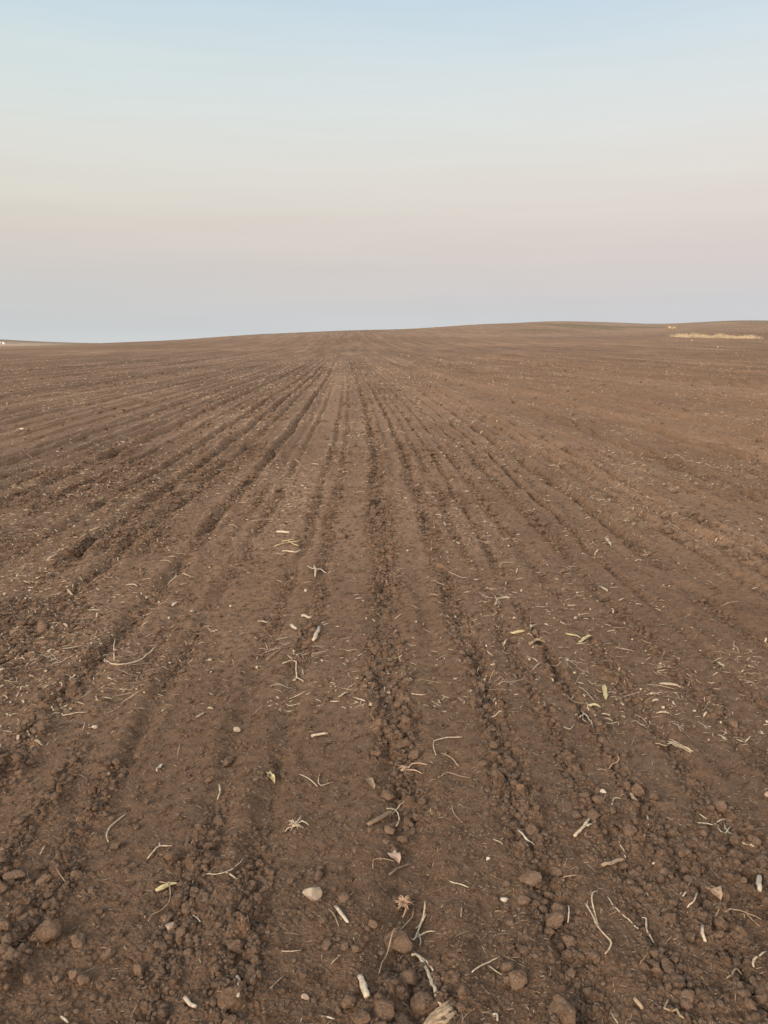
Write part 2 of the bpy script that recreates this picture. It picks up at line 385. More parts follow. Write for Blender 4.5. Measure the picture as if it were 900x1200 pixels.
# field-wide soil colour, with shading and haze by distance painted in
rad = np.hypot(gx, gy)
uu = gx-bend(gy)
band = fbm(gx/60, gy/75, 500, 3)
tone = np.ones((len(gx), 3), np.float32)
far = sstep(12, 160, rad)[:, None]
tone *= 1+(sstep(1.9, 7, rad)*.26)[:, None]*np.array([1, 1, 1.])-(sstep(14, 50, rad)*.16)[:, None]+(sstep(200, 420, rad)*.30)[:, None]*np.array([1.25, 1.5, 1.75])  # painted shading: darker at the viewer's feet, lifted mid-field, haze-paled on the hills
streak = vnoise(uu*1.1, gy*.03, 510)*.5+vnoise(uu*3.7, gy*.09, 511)*.35
tone *= (1+(.24+.14*sstep(30, 90, rad))*streak*sstep(2, 10, rad))[:, None]
patch = fbm(gx*.5, gy*.22, 512, 2); tone *= (1+.18*patch)[:, None]; p2 = fbm(gx*1.9, gy*1.1, 515, 3); tone *= 1+p2[:, None]*np.array([.10, .13, .17])
tone *= (1+.16*np.clip(band*1.6, -1, 1)*sstep(80, 220, rad))[:, None]
# straw-strewn paler streaks and damp greenish hollows on the far slope
ps = sstep(.25, .6, fbm(gx/5, gy/26, 520, 2))*sstep(10, 40, rad)*(1-sstep(150, 260, rad)); tone *= 1+ps[:, None]*np.array([.22, .22, .20])
dry = np.exp(-((rad-185-.35*gx)/22)**2)*sstep(-60, -20, gx)*(1-sstep(60, 130, gx)); tone *= 1+dry[:, None]*np.array([.15, .15, .12])
gr = sstep(.15, .55, vnoise(gx/46+3, gy/60, 530))*sstep(330, 450, rad); tone *= 1+gr[:, None]*np.array([-.26, -.18, -.25])
fh = sstep(500, 900, rad); tone = tone*(1+fh[:, None]*np.array([.02, .14, .28]))  # distance haze painted over the far stubble colour
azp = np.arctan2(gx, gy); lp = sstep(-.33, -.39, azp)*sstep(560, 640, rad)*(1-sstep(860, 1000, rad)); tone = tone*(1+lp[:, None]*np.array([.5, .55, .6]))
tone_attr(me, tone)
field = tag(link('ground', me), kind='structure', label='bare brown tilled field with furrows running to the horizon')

# ------------------------------------------------------------------ pixel bearings of the photograph -> points on the ground
_cp, _sp, _cy, _sy = math.cos(PITCH), math.sin(PITCH), math.cos(YAW), math.sin(YAW)
def ray(px, py):
    a = (np.asarray(px, float)-450)/FPX; b = (600-np.asarray(py, float))/FPX
    f = _cp+b*_sp; dz = -_sp+b*_cp                      # forward and up parts
    return f*_sy+a*_cy, f*_cy-a*_sy, dz
def at(px, py):
    dx, dy, dz = ray(px, py); dx, dy, dz = np.atleast_1d(dx, dy, dz); s = EYE/np.maximum(-dz, 1e-3)
    s = np.minimum(s, 400)
    for _ in range(6):
        z = macro(dx*s, dy*s)+detail(dx*s, dy*s, np.full(s.shape, .005)); s = .5*s+.5*np.clip((EYE-z)/np.maximum(-dz, 1e-3), .5, 400)
    return dx*s, dy*s
def at_far(px, py):                                     # marched outwards, for the rising far slopes
    dx, dy, dz = [float(v) for v in ray(px, py)]; s = np.exp(np.linspace(math.log(2), math.log(3000), 4000))
    z = macro(dx*s, dy*s); k = np.argmax(EYE+dz*s <= z); return dx*s[k], dy*s[k], z[k], s[k]

# ------------------------------------------------------------------ clods and stones
def ico(sub):
    bm = bmesh.new(); bmesh.ops.create_icosphere(bm, subdivisions=sub, radius=1)
    V = np.array([v.co[:] for v in bm.verts]); F = np.array([[v.index for v in f.verts] for f in bm.faces]); bm.free(); return V, F
def noise3(V, k, seed):
    return vnoise(V[:, 0]*k+V[:, 2]*k*.7, V[:, 1]*k-V[:, 2]*k*.6, seed)+vnoise(V[:, 1]*k+7, V[:, 2]*k+V[:, 0]*.5*k, seed+1)
def lump(sub, seed, cuts=7, rough=.10, crisp=.64):
    """an irregular lump: a ball cut by random planes, then roughened"""
    rs = np.random.RandomState(seed); V, F = ico(sub); V = V.copy()
    for _ in range(cuts):
        n = rs.randn(3); n /= np.linalg.norm(n); d = rs.uniform(crisp-.12, crisp+.18)
        h = V@n; over = np.maximum(h-d, 0); V -= n[None]*over[:, None]*.92
    V += V*(rough*noise3(V, 1.7, seed % 97+600)+rough*.45*noise3(V, 5, seed % 97+640)+rough*.22*noise3(V, 13, seed % 89+680))[:, None]
    V *= np.array([rs.uniform(.85, 1.2), rs.uniform(.8, 1.1), rs.uniform(.6, .85)]); return V, F
CLODS = []
for k in range(14):
    v, f = lump(4, 1000+k, cuts=12, rough=.12); m_ = mesh_np('clod', v, f, M_CLOD, True); tone_attr(m_, np.full((len(v), 3), random.uniform(1.08, 1.32))*np.array([.93, .98, 1.04])); CLODS.append(m_)
BUMPS, AVOID = [], []
PLACED = []      # landmarks for labels: (short name, x, y)
def clod_at(px, py, wpx, hpx=None, label='', name='clod', me=None, mat=None, sink=.25, rz=None):
    x, y = at(px, py+(hpx or wpx)*.25); x, y = float(x[0]), float(y[0]); d = math.sqrt(x*x+y*y+EYE*EYE)
    r = wpx*.5*d/906; rh = (hpx or wpx)*.5*d/906
    z = float(ground_z(x, y, .004)[0])
    me = me or CLODS[int(px+py) % len(CLODS)]
    o = link(name, me, (x, y, z+r*(.72-sink)), (random.uniform(-.3, .3), random.uniform(-.3, .3), rz if rz is not None else random.uniform(0, 6)), (r, rh if rz is not None else (r+rh)/2, min(r, rh)*1.1))
    BUMPS.append((x, y, z+r*(.72-sink), r))
    return o, x, y

HAND_CLODS = [
 (467, 1102, 30, 38, 'broad rounded clod pressed into the centre furrow below the rusty crumpled husk'),
 (480, 1147, 26, 26, 'blocky clod beside the upper end of the long snapped straw'),
 (492, 1177, 33, 34, 'largest angular clod in the centre furrow, left of the long snapped straw'),
 (450, 1182, 27, 25, 'rough clod at the bottom of the centre furrow, right of the tan stalk piece'),
 (407, 1175, 18, 17, 'small round clod just left of the short tan stalk piece'),
 (438, 1083, 14, 13, 'round clod right of the slim white stem near the grey triangular stone'),
 (382, 1108, 13, 13, 'small pale clod between the slim white stem and the short flat straw'),
 (423, 1194, 18, 14, 'low clod at the very bottom below the short tan stalk piece'),
 (403, 1053, 13, 15, 'upright clod between the grey triangular stone and the centre furrow'),
 (502, 1062, 13, 9, 'flat clod right of the rusty crumpled husk'),
 (513, 1147, 12, 13, 'small clod on the right side of the long snapped straw'),
 (455, 933, 17, 14, 'reddish clod above the crossed sprig in the centre furrow'),
 (457, 973, 14, 13, 'round clod under the crossed sprig in the centre furrow'),
 (472, 985, 17, 12, 'flat dark clod right and below the crossed sprig'),
 (417, 993, 12, 12, 'lone clod left of the grey-pink leaf scrap'),
 (440, 883, 16, 12, 'dark clod at the top of the centre furrow above the tan husk flake'),
 (593, 1133, 15, 16, 'upper of two angular clods stacked right of the forked straw twig'),
 (595, 1150, 14, 15, 'lower of two angular clods stacked right of the forked straw twig'),
 (660, 1182, 30, 36, 'large cracked flat clod at the bottom end of the right furrow'),
 (605, 1147, 20, 22, 'rounded clod sitting left of the right furrow near the bottom edge'),
 (627, 1033, 22, 17, 'smooth pale-topped clod in the right furrow, widest of the upper cluster'),
 (630, 1003, 18, 13, 'clod lying below the split white straw in the right furrow'),
 (652, 1022, 17, 12, 'clod on the right lip of the right furrow beside a straight straw'),
 (655, 1072, 27, 18, 'wide hooded clod bridging the right furrow'),
 (643, 1048, 12, 16, 'tall clod wedged between the pale-topped clod and the hooded clod'),
 (613, 1055, 13, 12, 'round clod left of the right furrow beside the hooded clod'),
 (610, 977, 15, 13, 'clod just above the split white straw in the right furrow'),
 (644, 1092, 12, 14, 'clod low in the right furrow beneath the hooded clod'),
 (807, 1033, 13, 13, 'round clod in the far-right furrow above two short straws'),
 (803, 1020, 14, 11, 'brown clod in the far-right furrow, topmost of the pair by the two short straws'),
 (782, 997, 12, 10, 'smooth clod in the far-right furrow under a bent straw'),
 (697, 1123, 13, 13, 'clod left of the lower end of the long kinked straw'),
 (732, 1015, 11, 11, 'round clod touching the right end of the brown stick'),
 (58, 1090, 27, 29, 'ribbed pale clod split into fingers near the left edge'),
 (135, 991, 13, 13, 'squarish clod at the foot of the curved straw'),
 (202, 1005, 20, 16, 'pointed clod under the right arm of the bent twig'),
 (162, 886, 12, 9, 'pale-topped clod by itself left of the small white flake'),
 (245, 914, 13, 9, 'pale flat clod at the rim of a small hollow with an upright straw'),
 (267, 1170, 26, 38, 'tall dark clod left of the upright white straw at the bottom'),
 (92, 1102, 19, 13, 'clod right of the ribbed pale clod'),
 (127, 1117, 17, 17, 'dark clod below and left of the diamond-shaped stone'),
 (163, 1137, 15, 15, 'pinkish round clod below the diamond-shaped stone'),
 (89, 1142, 16, 12, 'upper clod of a loose pair beneath the ribbed pale clod'),
 (100, 1148, 14, 13, 'lower clod of a loose pair beneath the ribbed pale clod'),
 (35, 1145, 13, 14, 'rounded clod close to the left edge below the ribbed pale clod'),
 (23, 963, 15, 12, 'pale wedge-shaped clod on the left edge beside the rough furrow'),
 (52, 1033, 14, 10, 'flat clod on the left between two smooth strips'),
 (15, 1030, 24, 11, 'long low clod touching the left edge of the view'),
 (50, 738, 20, 10, 'dark slab-like clod in the rough furrow on the far left'),
 (45, 819, 13, 9, 'pale-backed clod in the rough strip on the left'),
 (357, 758, 12, 9, 'left clod of the pair under the leaning white stub'),
 (368, 763, 9, 7, 'right clod of the pair under the leaning white stub'),
 (477, 820, 11, 7, 'flat clod beside the short straight straw below the orange stone'),
 (660, 670, 12, 7, 'grey-brown clod on the right, left of the small white flake pair'),
 (640, 689, 6, 9, 'small egg-shaped clod on the right side of the field'),
]
CL_OBJS = []
for (px, py, w, h, lab) in HAND_CLODS:
    o, x, y = clod_at(px, py, w, h); tag(o, lab, 'clod', 'clods of earth on the field'); CL_OBJS.append((px, py, w))

# stones
def stone_mesh(seed, mat, cuts=12, crisp=.55, rough=.03):
    v, f = lump(3, seed, cuts, rough, crisp); return mesh_np('stone', v, f, mat, False)
STONES = [
 (365, 1048, 21, 20, M_STONE_G, 'pale grey triangular stone left of the centre furrow', 21, 'the grey triangular stone'),
 (199, 1085, 10, 14, M_STONE_P, 'pinkish diamond-shaped stone chip on smooth soil at lower left', 22, 'the diamond-shaped stone'),
 (470, 789, 9, 9, M_STONE_O, 'bright orange rounded stone on the edge of the centre furrow', 23, 'the orange stone'),
 (707, 928, 8, 7, M_STONE_W, 'small bright white stone on the ridge left of the sharp furrow', 24, 'the bright white stone'),
 (592, 1055, 10, 7, M_STONE_W, 'oval off-white pebble left of the right furrow clods', 25, 'the oval pebble'),
 (112, 853, 8, 5, M_STONE_W, 'small flat white stone on the left below the rough furrow', 26, 'the flat white stone'),
 (277, 856, 10, 9, M_STONE_G, 'round grey-brown pebble at the left of a clod chain', 27, 'the round grey pebble'),
 (357, 1168, 10, 8, M_STONE_P, 'pink stone chip at the bottom between furrows', 28, 'the pink chip'),
 (127, 908, 8, 5, M_STONE_P, 'tiny triangular pinkish stone chip left of the small white flake', 29, None),
 (766, 1012, 4, 4, M_STONE_W, 'tiny white pebble on smooth soil between the sharp furrow and the brown stick', 30, None),
 (572, 1007, 7, 5, M_STONE_W, 'small pale pebble between the centre and right furrows', 31, 'the small pale pebble'),
 (260, 892, 4, 3, M_STONE_P, 'tiny tan pebble beyond the small hollow on the left', 32, None),
 (406, 1109, 5, 3, M_STONE_W, 'tiny white square chip below the slim white stem', 33, None),
 (898, 931, 6, 7, M_STONE_P, 'pink chip at the right edge of the view', 34, None),
 (358, 692, 5, 5, M_STONE_W, 'small white chip among stalk scraps up the left of the centre', 35, None),
 (568, 612, 5, 4, M_STONE_P, 'small pale stone out in the middle of the field', 36, None),
 (455, 616, 5, 4, M_STONE_P, 'small tan stone in the centre furrow far out', 37, None),
 (26, 503, 5, 3, M_STONE_W, 'white stone far out on the left of the field', 38, None),
 (38, 507, 4, 2, M_STONE_W, 'lesser white stone far out on the left, right of the larger one', 39, None)]
LAND = []
for (px, py, w, h, mat, lab, sd, short) in STONES:
    if sd == 39: continue
    o, x, y = clod_at(px, py, w, h, name='stone', me=stone_mesh(sd*13, mat), sink=.18, rz=random.uniform(-.3, .3)); tag(o, lab, 'stone', 'stones on the field')
    if short: LAND.append((short, x, y))

# ------------------------------------------------------------------ straw, stems, leaves
def tube(P, W, T_, sides=6, seed=0, open_end=False):
    """flattened tube along points P (n,3), half widths W, half thicknesses T_"""
    P = np.asarray(P, float); n = len(P); rs = np.random.RandomState(seed)
    tg = np.gradient(P, axis=0); tg /= np.linalg.norm(tg, axis=1)[:, None]+1e-9
    up = np.array([0, 0, 1.0]); sd = np.cross(tg, up); L = np.linalg.norm(sd, axis=1); sd[L < .15] = [1, 0, 0]; sd /= np.linalg.norm(sd, axis=1)[:, None]
    nu = np.cross(sd, tg); V = []
    for i in range(n):
        for k in range(sides):
            a = 2*math.pi*k/sides; w = 1+rs.uniform(-.28, .22)
            V.append(P[i]+sd[i]*W[i]*math.cos(a)*w+nu[i]*T_[i]*math.sin(a)*w)
    F = [[i*sides+k, i*sides+(k+1) % sides, (i+1)*sides+(k+1) % sides, (i+1)*sides+k] for i in range(n-1) for k in range(sides)]
    b = len(V); V.append(P[0]); V.append(P[-1])
    F += [[b, (k+1) % sides, k, k] for k in range(sides)] + [[b+1, (n-1)*sides+k, (n-1)*sides+(k+1) % sides, (n-1)*sides+(k+1) % sides] for k in range(sides)]
    return V, F
def join(parts):
    V, F = [], []
    for v, f in parts:
        b = len(V); V += list(v); F += [[q+b for q in g] for g in f]
    return V, F
def mesh_py(name, V, F, mat, smooth=True):
    me = bpy.data.meshes.new(name); me.from_pydata([tuple(v) for v in V], [], [tuple(dict.fromkeys(f)) for f in F]); me.materials.append(mat); me.update()
    me.polygons.foreach_set('use_smooth', [smooth]*len(me.polygons)); return me
def resample(pts, step):
    pts = np.asarray(pts, float); out_ = []
    # Catmull-Rom through the given points keeps bends natural
    Pp = np.vstack([2*pts[0]-pts[1], pts, 2*pts[-1]-pts[-2]])
    for i in range(len(pts)-1):
        p0, p1, p2, p3 = Pp[i:i+4]; n = max(2, int(np.linalg.norm(p2-p1)/step))
        for k in range(n):
            t = k/n; out_.append(.5*((2*p1)+(-p0+p2)*t+(2*p0-5*p1+4*p2-p3)*t*t+(-p0+3*p1-3*p2+p3)*t**3))
    out_.append(pts[-1]); return np.array(out_)
def strand_geo(pxs, wpx, flat=.6, lift=.004, seed=0, taper=.6, arch=0.0):
    q = np.array(pxs, float)
    if len(q) == 2:
        mid = q.mean(0)+np.array([-(q[1]-q[0])[1], (q[1]-q[0])[0]])*random.uniform(-.06, .06); q = np.array([q[0], mid, q[1]])
    q = resample(q, 4.0)
    x, y = at(q[:, 0], q[:, 1]); d = np.sqrt(x*x+y*y+EYE*EYE)
    z = ground_z(x, y, .005)
    # a stiff stem spans the hollows rather than following each one
    k = max(1, len(z)//2); zl = np.interp(np.arange(len(z)), [0, len(z)-1], [z[0], z[-1]]); bow = np.maximum(z-zl, 0).max() if len(z) > 2 else 0
    zs = np.maximum(z*.75+zl*.25, z-.001); zs = np.max(np.stack([np.roll(np.pad(zs, 1, mode='edge'), q_)[1:-1] for q_ in (-1, 0, 1)]), 0)+.0015
    for bx, by, bz, br in BUMPS:                # lie over the clods rather than through them
        dd = np.hypot(x-bx, y-by)
        if wpx < 6 and br > .006: zs = np.where(dd < br*.95, np.maximum(zs, bz+np.sqrt(np.maximum(br*br*.8-dd*dd*.8, 0))), zs)
    if len(zs) > 4: zs = np.convolve(np.pad(zs, 2, mode='edge'), [.1, .2, .4, .2, .1], 'valid')
    AVOID.extend(zip(x, y))
    t = np.linspace(0, 1, len(z))
    W = (.82 if wpx < 3.5 else 1)*wpx*.5*d/906*(1-taper*np.abs(t-.45)**2*1.6); 
    P = np.stack([x, y, zs+lift+W*flat+arch*np.sin(t*math.pi)], 1)
    P[1:-1, 2] += np.random.RandomState(seed).uniform(-.0006, .0006, len(P)-2)
    return tube(P, W, W*flat, 6, seed), P
def strand_thing(name, cat, label, mat, wpx, lines, flat=.7, lift=.002, arch=0., group=None, taper=.6):
    parts = []; P0 = None
    for i, ln in enumerate(lines):
        g, P = strand_geo(ln, wpx*(1 if i == 0 else .75), flat, lift, seed=int(ln[0][0]*7+ln[0][1]), arch=arch, taper=taper); parts.append(g)
        if P0 is None: P0 = P[len(P)//2]
    V, F = join(parts); V = [np.asarray(v)-P0 for v in V]
    o = link(name, mesh_py(name, V, F, mat), tuple(P0)); tag(o, label, cat, group); return o, float(P0[0]), float(P0[1])
G_S = 'straws lying on the soil'
# (name, category, label, material, width px, polylines, landmark)
HAND = [
 ('straw', 'straw', 'long thick straw snapped at its top, slanting at the bottom centre', M_STRAW, 4.2, [[(482, 1121), (492, 1124), (505, 1152), (518, 1184)], [(492, 1124), (500, 1130), (508, 1139)]], 'the long snapped straw'),
 ('twig', 'twig', 'branching pale twig standing up beside the big centre clod', M_STRAW, 2.6, [[(498, 1060), (497, 1074), (490, 1093), (482, 1112)], [(510, 1093), (500, 1096), (488, 1101)], [(500, 1072), (494, 1084), (487, 1090)], [(490, 1093), (493, 1104), (492, 1110)]], 'the branching pale twig'),
 ('root', 'root', 'thin tan root curving across the broad clod in the centre furrow', M_TAN, 1.8, [[(484, 1066), (483, 1077), (467, 1097), (455, 1120), (444, 1142)]], None),
 ('straw', 'straw', 'slim white stem right of the grey triangular stone', M_WHITE, 4.4, [[(393, 1064), (400, 1073), (408, 1083)]], 'the slim white stem'),
 ('straw', 'straw', 'thin tan straw tucked under the slim white stem', M_TAN, 1.7, [[(385, 1067), (391, 1073), (397, 1087)]], None),
 ('straw', 'straw', 'short flat straw lying crosswise left of the small pale clod', M_STRAW, 2.2, [[(330, 1116), (342, 1117), (353, 1116)]], None),
 ('straw', 'straw', 'short bowed straw at the bottom, above the pink chip to its left', M_TAN, 1.8, [[(317, 1160), (325, 1153), (333, 1146)]], None),
 ('stalk', 'stalk', 'short stout tan stalk piece near the bottom left of centre', M_WHITE, 7.0, [[(422, 1148), (426, 1160), (431, 1172)]], 'the stout tan stalk piece'),
 ('straw', 'straw', 'flat straw at the bottom edge left of the low clod', M_STRAW, 2.6, [[(377, 1193), (385, 1194), (392, 1196)]], None),
 ('straw', 'straw', 'curved straw bending down to the squarish clod on the left', M_STRAW, 2.2, [[(148, 955), (140, 961), (128, 972), (125, 981), (127, 988)]], 'the curved straw on the left'),
 ('twig', 'twig', 'bent twig with a knee, above the pointed clod', M_STRAW, 2.6, [[(173, 1009), (180, 1000), (187, 993), (202, 993)], [(187, 993), (187, 989)]], 'the bent twig'),
 ('straw', 'straw', 'long gently bowed straw right of the pointed clod', M_STRAW, 2.0, [[(241, 1027), (254, 1026), (267, 1022), (278, 1016), (285, 1009)]], 'the long bowed straw'),
 ('root', 'root', 'tan root looping down below the pale yellow husk', M_TAN, 1.8, [[(187, 1035), (197, 1040), (200, 1049), (198, 1060), (190, 1069), (178, 1074), (174, 1082)]], None),
 ('straw', 'straw', 'upright straw standing in a small hollow on the left', M_STRAW, 2.6, [[(257, 920), (258, 929), (255, 938)]], None),
 ('straw', 'straw', 'upright white straw leaning against the tall dark clod at the bottom', M_WHITE, 3.6, [[(275, 1140), (280, 1155), (279, 1175)]], 'the upright white straw'),
 ('stalk', 'stalk', 'white stub of stalk at the bottom, left of the tall dark clod', M_WHITE, 4.5, [[(217, 1173), (223, 1180), (230, 1183)]], None),
 ('straw', 'straw', 'small flat white straw above the stub at the bottom left', M_WHITE, 2.6, [[(198, 1148), (211, 1147)]], None),
 ('straw', 'straw', 'straight vertical straw right of the diamond-shaped stone', M_TAN, 2.2, [[(290, 1075), (290, 1092)]], None),
 ('straw', 'straw', 'short white straw just right of the diamond-shaped stone', M_WHITE, 2.2, [[(226, 1074), (235, 1082)]], None),
 ('straw', 'straw', 'stubby straw below the long bowed straw', M_STRAW, 2.8, [[(265, 1024), (276, 1031)]], None),
 ('straw', 'straw', 'pale straw cut by the bottom edge at the left', M_WHITE, 3.0, [[(72, 1193), (80, 1201)]], None),
 ('straw', 'straw', 'short pale straw left of the squarish clod', M_STRAW, 2.2, [[(47, 1003), (53, 992)]], None),
 ('straw', 'straw', 'straw crossing the left edge above the long low clod', M_STRAW, 2.2, [[(-4, 1003), (8, 994)]], None),
 ('straw', 'straw', 'thin upright straw above the small hollow on the left', M_TAN, 1.6, [[(211, 873), (208, 887)]], None),
 ('root', 'root', 'wispy hooked root right of the tiny triangular chip', M_BROWN, 1.4, [[(88, 908), (102, 915), (97, 927)]], None),
 ('twig', 'twig', 'antler-shaped thin twig left of the tan husk flake', M_STRAW, 1.8, [[(351, 909), (362, 914), (372, 923)], [(375, 907), (373, 916), (376, 922), (390, 918)]], 'the antler-shaped twig'),
 ('twig', 'twig', 'crossed thin sprig lying over the centre furrow', M_STRAW, 1.9, [[(453, 949), (463, 953), (468, 962), (464, 971)], [(475, 939), (466, 951), (457, 958)]], 'the crossed sprig'),
 ('stem', 'stem', 'dark brown lying stem caked with soil beside the crossed sprig', M_BROWN, 5.6, [[(431, 969), (445, 963), (459, 955)]], None),
 ('stem', 'stem', 'grey-brown stem below the grey-pink leaf scrap', M_BROWN, 3.4, [[(456, 1027), (468, 1020), (481, 1015)]], None),
 ('root', 'root', 'hooked tan root running into the grey-pink leaf scrap', M_TAN, 1.6, [[(437, 1020), (438, 1009), (450, 1009), (463, 1013)]], None),
 ('twig', 'twig', 'right-angled thin twig on the smooth strip right of centre', M_STRAW, 1.9, [[(542, 865), (524, 867), (508, 870)], [(508, 870), (508, 877), (511, 887)]], 'the right-angled twig'),
 ('straw', 'straw', 'slanting tan straw below the right-angled twig', M_TAN, 2.4, [[(517, 884), (529, 890), (537, 899)]], None),
 ('straw', 'straw', 'low curved straw under the slanting tan straw', M_TAN, 1.9, [[(517, 911), (524, 908), (538, 911), (552, 913)]], None),
 ('straw', 'straw', 'bowed straw alone on the smooth strip right of the crossed sprig', M_TAN, 1.8, [[(530, 944), (531, 953), (542, 967)]], None),
 ('straw', 'straw', 'short pale straw left of the right furrow, above the small pale pebble', M_STRAW, 2.2, [[(578, 985), (589, 991)]], None),
 ('straw', 'straw', 'flat straw pointing right, between the grey-pink leaf scrap and oval pebble', M_STRAW, 2.4, [[(527, 1036), (538, 1037), (549, 1042)]], None),
 ('twig', 'twig', 'forked straw twig left of the two stacked angular clods', M_STRAW, 2.2, [[(553, 1141), (570, 1133), (585, 1123)], [(573, 1134), (588, 1144)]], 'the forked straw twig'),
 ('straw', 'straw', 'small vertical straw above the forked straw twig', M_TAN, 2.0, [[(541, 1064), (540, 1076)]], None),
 ('straw', 'straw', 'curved white straw scrap at the bottom edge left of the large cracked clod', M_WHITE, 3.2, [[(577, 1191), (582, 1190), (583, 1198)]], None),
 ('straw', 'straw', 'hooked thin straw above the bright white stone', M_TAN, 1.9, [[(700, 904), (717, 902), (725, 895), (723, 888)]], None),
 ('straw', 'straw', 'arched straw right of the bright white stone', M_STRAW, 1.9, [[(717, 945), (719, 938), (728, 937)]], None),
 ('stalk', 'stalk', 'short brown stick lodged in the sharp furrow right of the bright white stone', M_TAN, 3.6, [[(738, 933), (747, 943)]], None),
 ('straw', 'straw', 'bent straw standing over the smooth clod in the far-right furrow', M_STRAW, 2.0, [[(757, 958), (760, 966), (758, 972)]], None),
 ('stalk', 'stalk', 'splayed tan stalk slanting between the right and sharp furrows', M_STRAW, 3.8, [[(673, 983), (681, 974), (690, 963)], [(688, 970), (698, 966)]], 'the splayed stalk'),
 ('straw', 'straw', 'thin crooked straw above the round clod by the brown stick', M_STRAW, 1.9, [[(725, 983), (727, 993), (731, 1000), (733, 1008)]], None),
 ('stalk', 'stalk', 'stout brown stick lying on smooth soil right of the right furrow', M_TAN, 4.4, [[(705, 1017), (718, 1014), (731, 1010)]], 'the brown stick'),
 ('straw', 'straw', 'long kinked straw with a hooked foot right of the hooded clod', M_STRAW, 2.6, [[(686, 1060), (694, 1075), (700, 1087), (709, 1098), (716, 1108), (709, 1120)]], 'the long kinked straw'),
 ('straw', 'straw', 'thin straw meeting the long kinked straw from above', M_STRAW, 1.9, [[(700, 1047), (694, 1049), (694, 1060), (700, 1085)]], None),
 ('straw', 'straw', 'long slanting straw just right of the long kinked straw', M_STRAW, 2.2, [[(712, 1053), (720, 1064), (733, 1077), (748, 1091)]], None),
 ('straw', 'straw', 'straw with a curled top and thick foot, below the rusty leaf to its left', M_STRAW, 2.6, [[(752, 1077), (757, 1078), (757, 1090), (761, 1099), (766, 1107)]], None),
 ('straw', 'straw', 'long forked straw right of the rusty leaf near the right edge', M_TAN, 2.2, [[(845, 1070), (860, 1069), (873, 1071), (892, 1079)], [(873, 1071), (882, 1080), (890, 1088)]], None),
 ('stalk', 'stalk', 'slim white pod-like scrap in the far-right furrow below the rusty leaf', M_WHITE, 3.6, [[(823, 1088), (823, 1098), (826, 1108)]], None),
 ('straw', 'straw', 'sharply bent pale straw at the right edge low down', M_STRAW, 2.6, [[(883, 1138), (883, 1127), (897, 1118)]], None),
 ('twig', 'twig', 'arrow-shaped tan twig at the lower right near the far-right furrow', M_TAN, 2.6, [[(851, 1150), (857, 1144), (862, 1139), (869, 1147)]], None),
 ('stalk', 'stalk', 'upright white stalk chip near the right edge', M_WHITE, 4.6, [[(889, 1033), (890, 1047)]], None),
 ('straw', 'straw', 'wavy white straw on top of a small tangle at the right', M_WHITE, 2.6, [[(818, 966), (833, 969), (844, 964), (857, 962)], [(819, 955), (828, 962)], [(848, 966), (852, 976), (858, 978)], [(840, 972), (850, 978), (857, 970)]], 'the small tangle at the right'),
 ('straw', 'straw', 'left of two short straws across the far-right furrow', M_WHITE, 2.4, [[(800, 1052), (807, 1043)]], None),
 ('straw', 'straw', 'right of two short straws across the far-right furrow', M_WHITE, 2.4, [[(805, 1067), (816, 1055)]], None),
 ('stalk', 'stalk', 'tan stalk chip at the bottom right of the large cracked clod', M_TAN, 4.4, [[(743, 1173), (753, 1186)]], None),
 ('stalk', 'stalk', 'slender tan stalk at the bottom edge on the lower right', M_TAN, 3.2, [[(778, 1184), (788, 1188), (801, 1195)], [(778, 1184), (783, 1175)]], None),
 ('straw', 'straw', 'pale straw sliding off the bottom edge right of the large cracked clod', M_STRAW, 2.2, [[(715, 1190), (724, 1201)]], None),
 ('straw', 'straw', 'split white straw at the top of the right furrow clods', M_WHITE, 3.0, [[(607, 982), (617, 986), (627, 993)], [(610, 986), (620, 994)]], 'the split white straw'),
 ('straw', 'straw', 'straight straw pointing right beside the right furrow', M_TAN, 2.4, [[(657, 1033), (677, 1027)]], None),
 ('straw', 'straw', 'thin straw standing in front of the hooded clod', M_STRAW, 2.2, [[(665, 1066), (665, 1088)]], None),
 ('straw', 'straw', 'short straight straw right of the flat clod, below the orange stone', M_STRAW, 2.8, [[(482, 814), (499, 816)]], None),
 ('stalk', 'stalk', 'white stub leaning up over a pair of clods left of centre', M_WHITE, 4.6, [[(374, 738), (371, 746), (367, 754)]], 'the leaning white stub'),
 ('stalk', 'stalk', 'broad flat pale stalk chip far left of centre above a yellowish tangle', M_WHITE, 3.6, [[(324, 625), (339, 626)]], None),
 ('stalk', 'stalk', 'flat pale stalk chip just below the yellowish tangle left of centre', M_STRAW, 3.0, [[(331, 647), (352, 649)]], None),
 ('twig', 'twig', 'spiky pale tangle of husk between two flat stalk chips', M_YELLOW, 2.4, [[(322, 641), (336, 637), (352, 635)], [(338, 635), (350, 641)], [(330, 636), (345, 633)]], 'the spiky tangle'),
 ('twig', 'twig', 'star-shaped white scrap left of the centre furrow', M_WHITE, 2.8, [[(368, 664), (370, 671), (369, 677)], [(360, 665), (371, 669), (382, 673)], [(370, 670), (377, 668)]], 'the star-shaped scrap'),
 ('twig', 'twig', 'square-cornered straw above a small hole left of centre', M_STRAW, 2.2, [[(331, 779), (340, 777), (347, 777), (347, 786), (348, 797)], [(346, 794), (356, 800)]], 'the square-cornered straw'),
 ('stalk', 'stalk', 'pale stalk scrap right of the flat clod row, above the leaning white stub', M_WHITE, 4.4, [[(353, 724), (365, 725)]], None),
 ('stalk', 'stalk', 'slanting white stalk scrap left of the leaning white stub', M_WHITE, 4.0, [[(341, 734), (348, 740)]], None),
 ('straw', 'straw', 'small tan straw by itself on smooth soil, left of the leaning white stub', M_STRAW, 2.8, [[(302, 729), (315, 731)]], None),
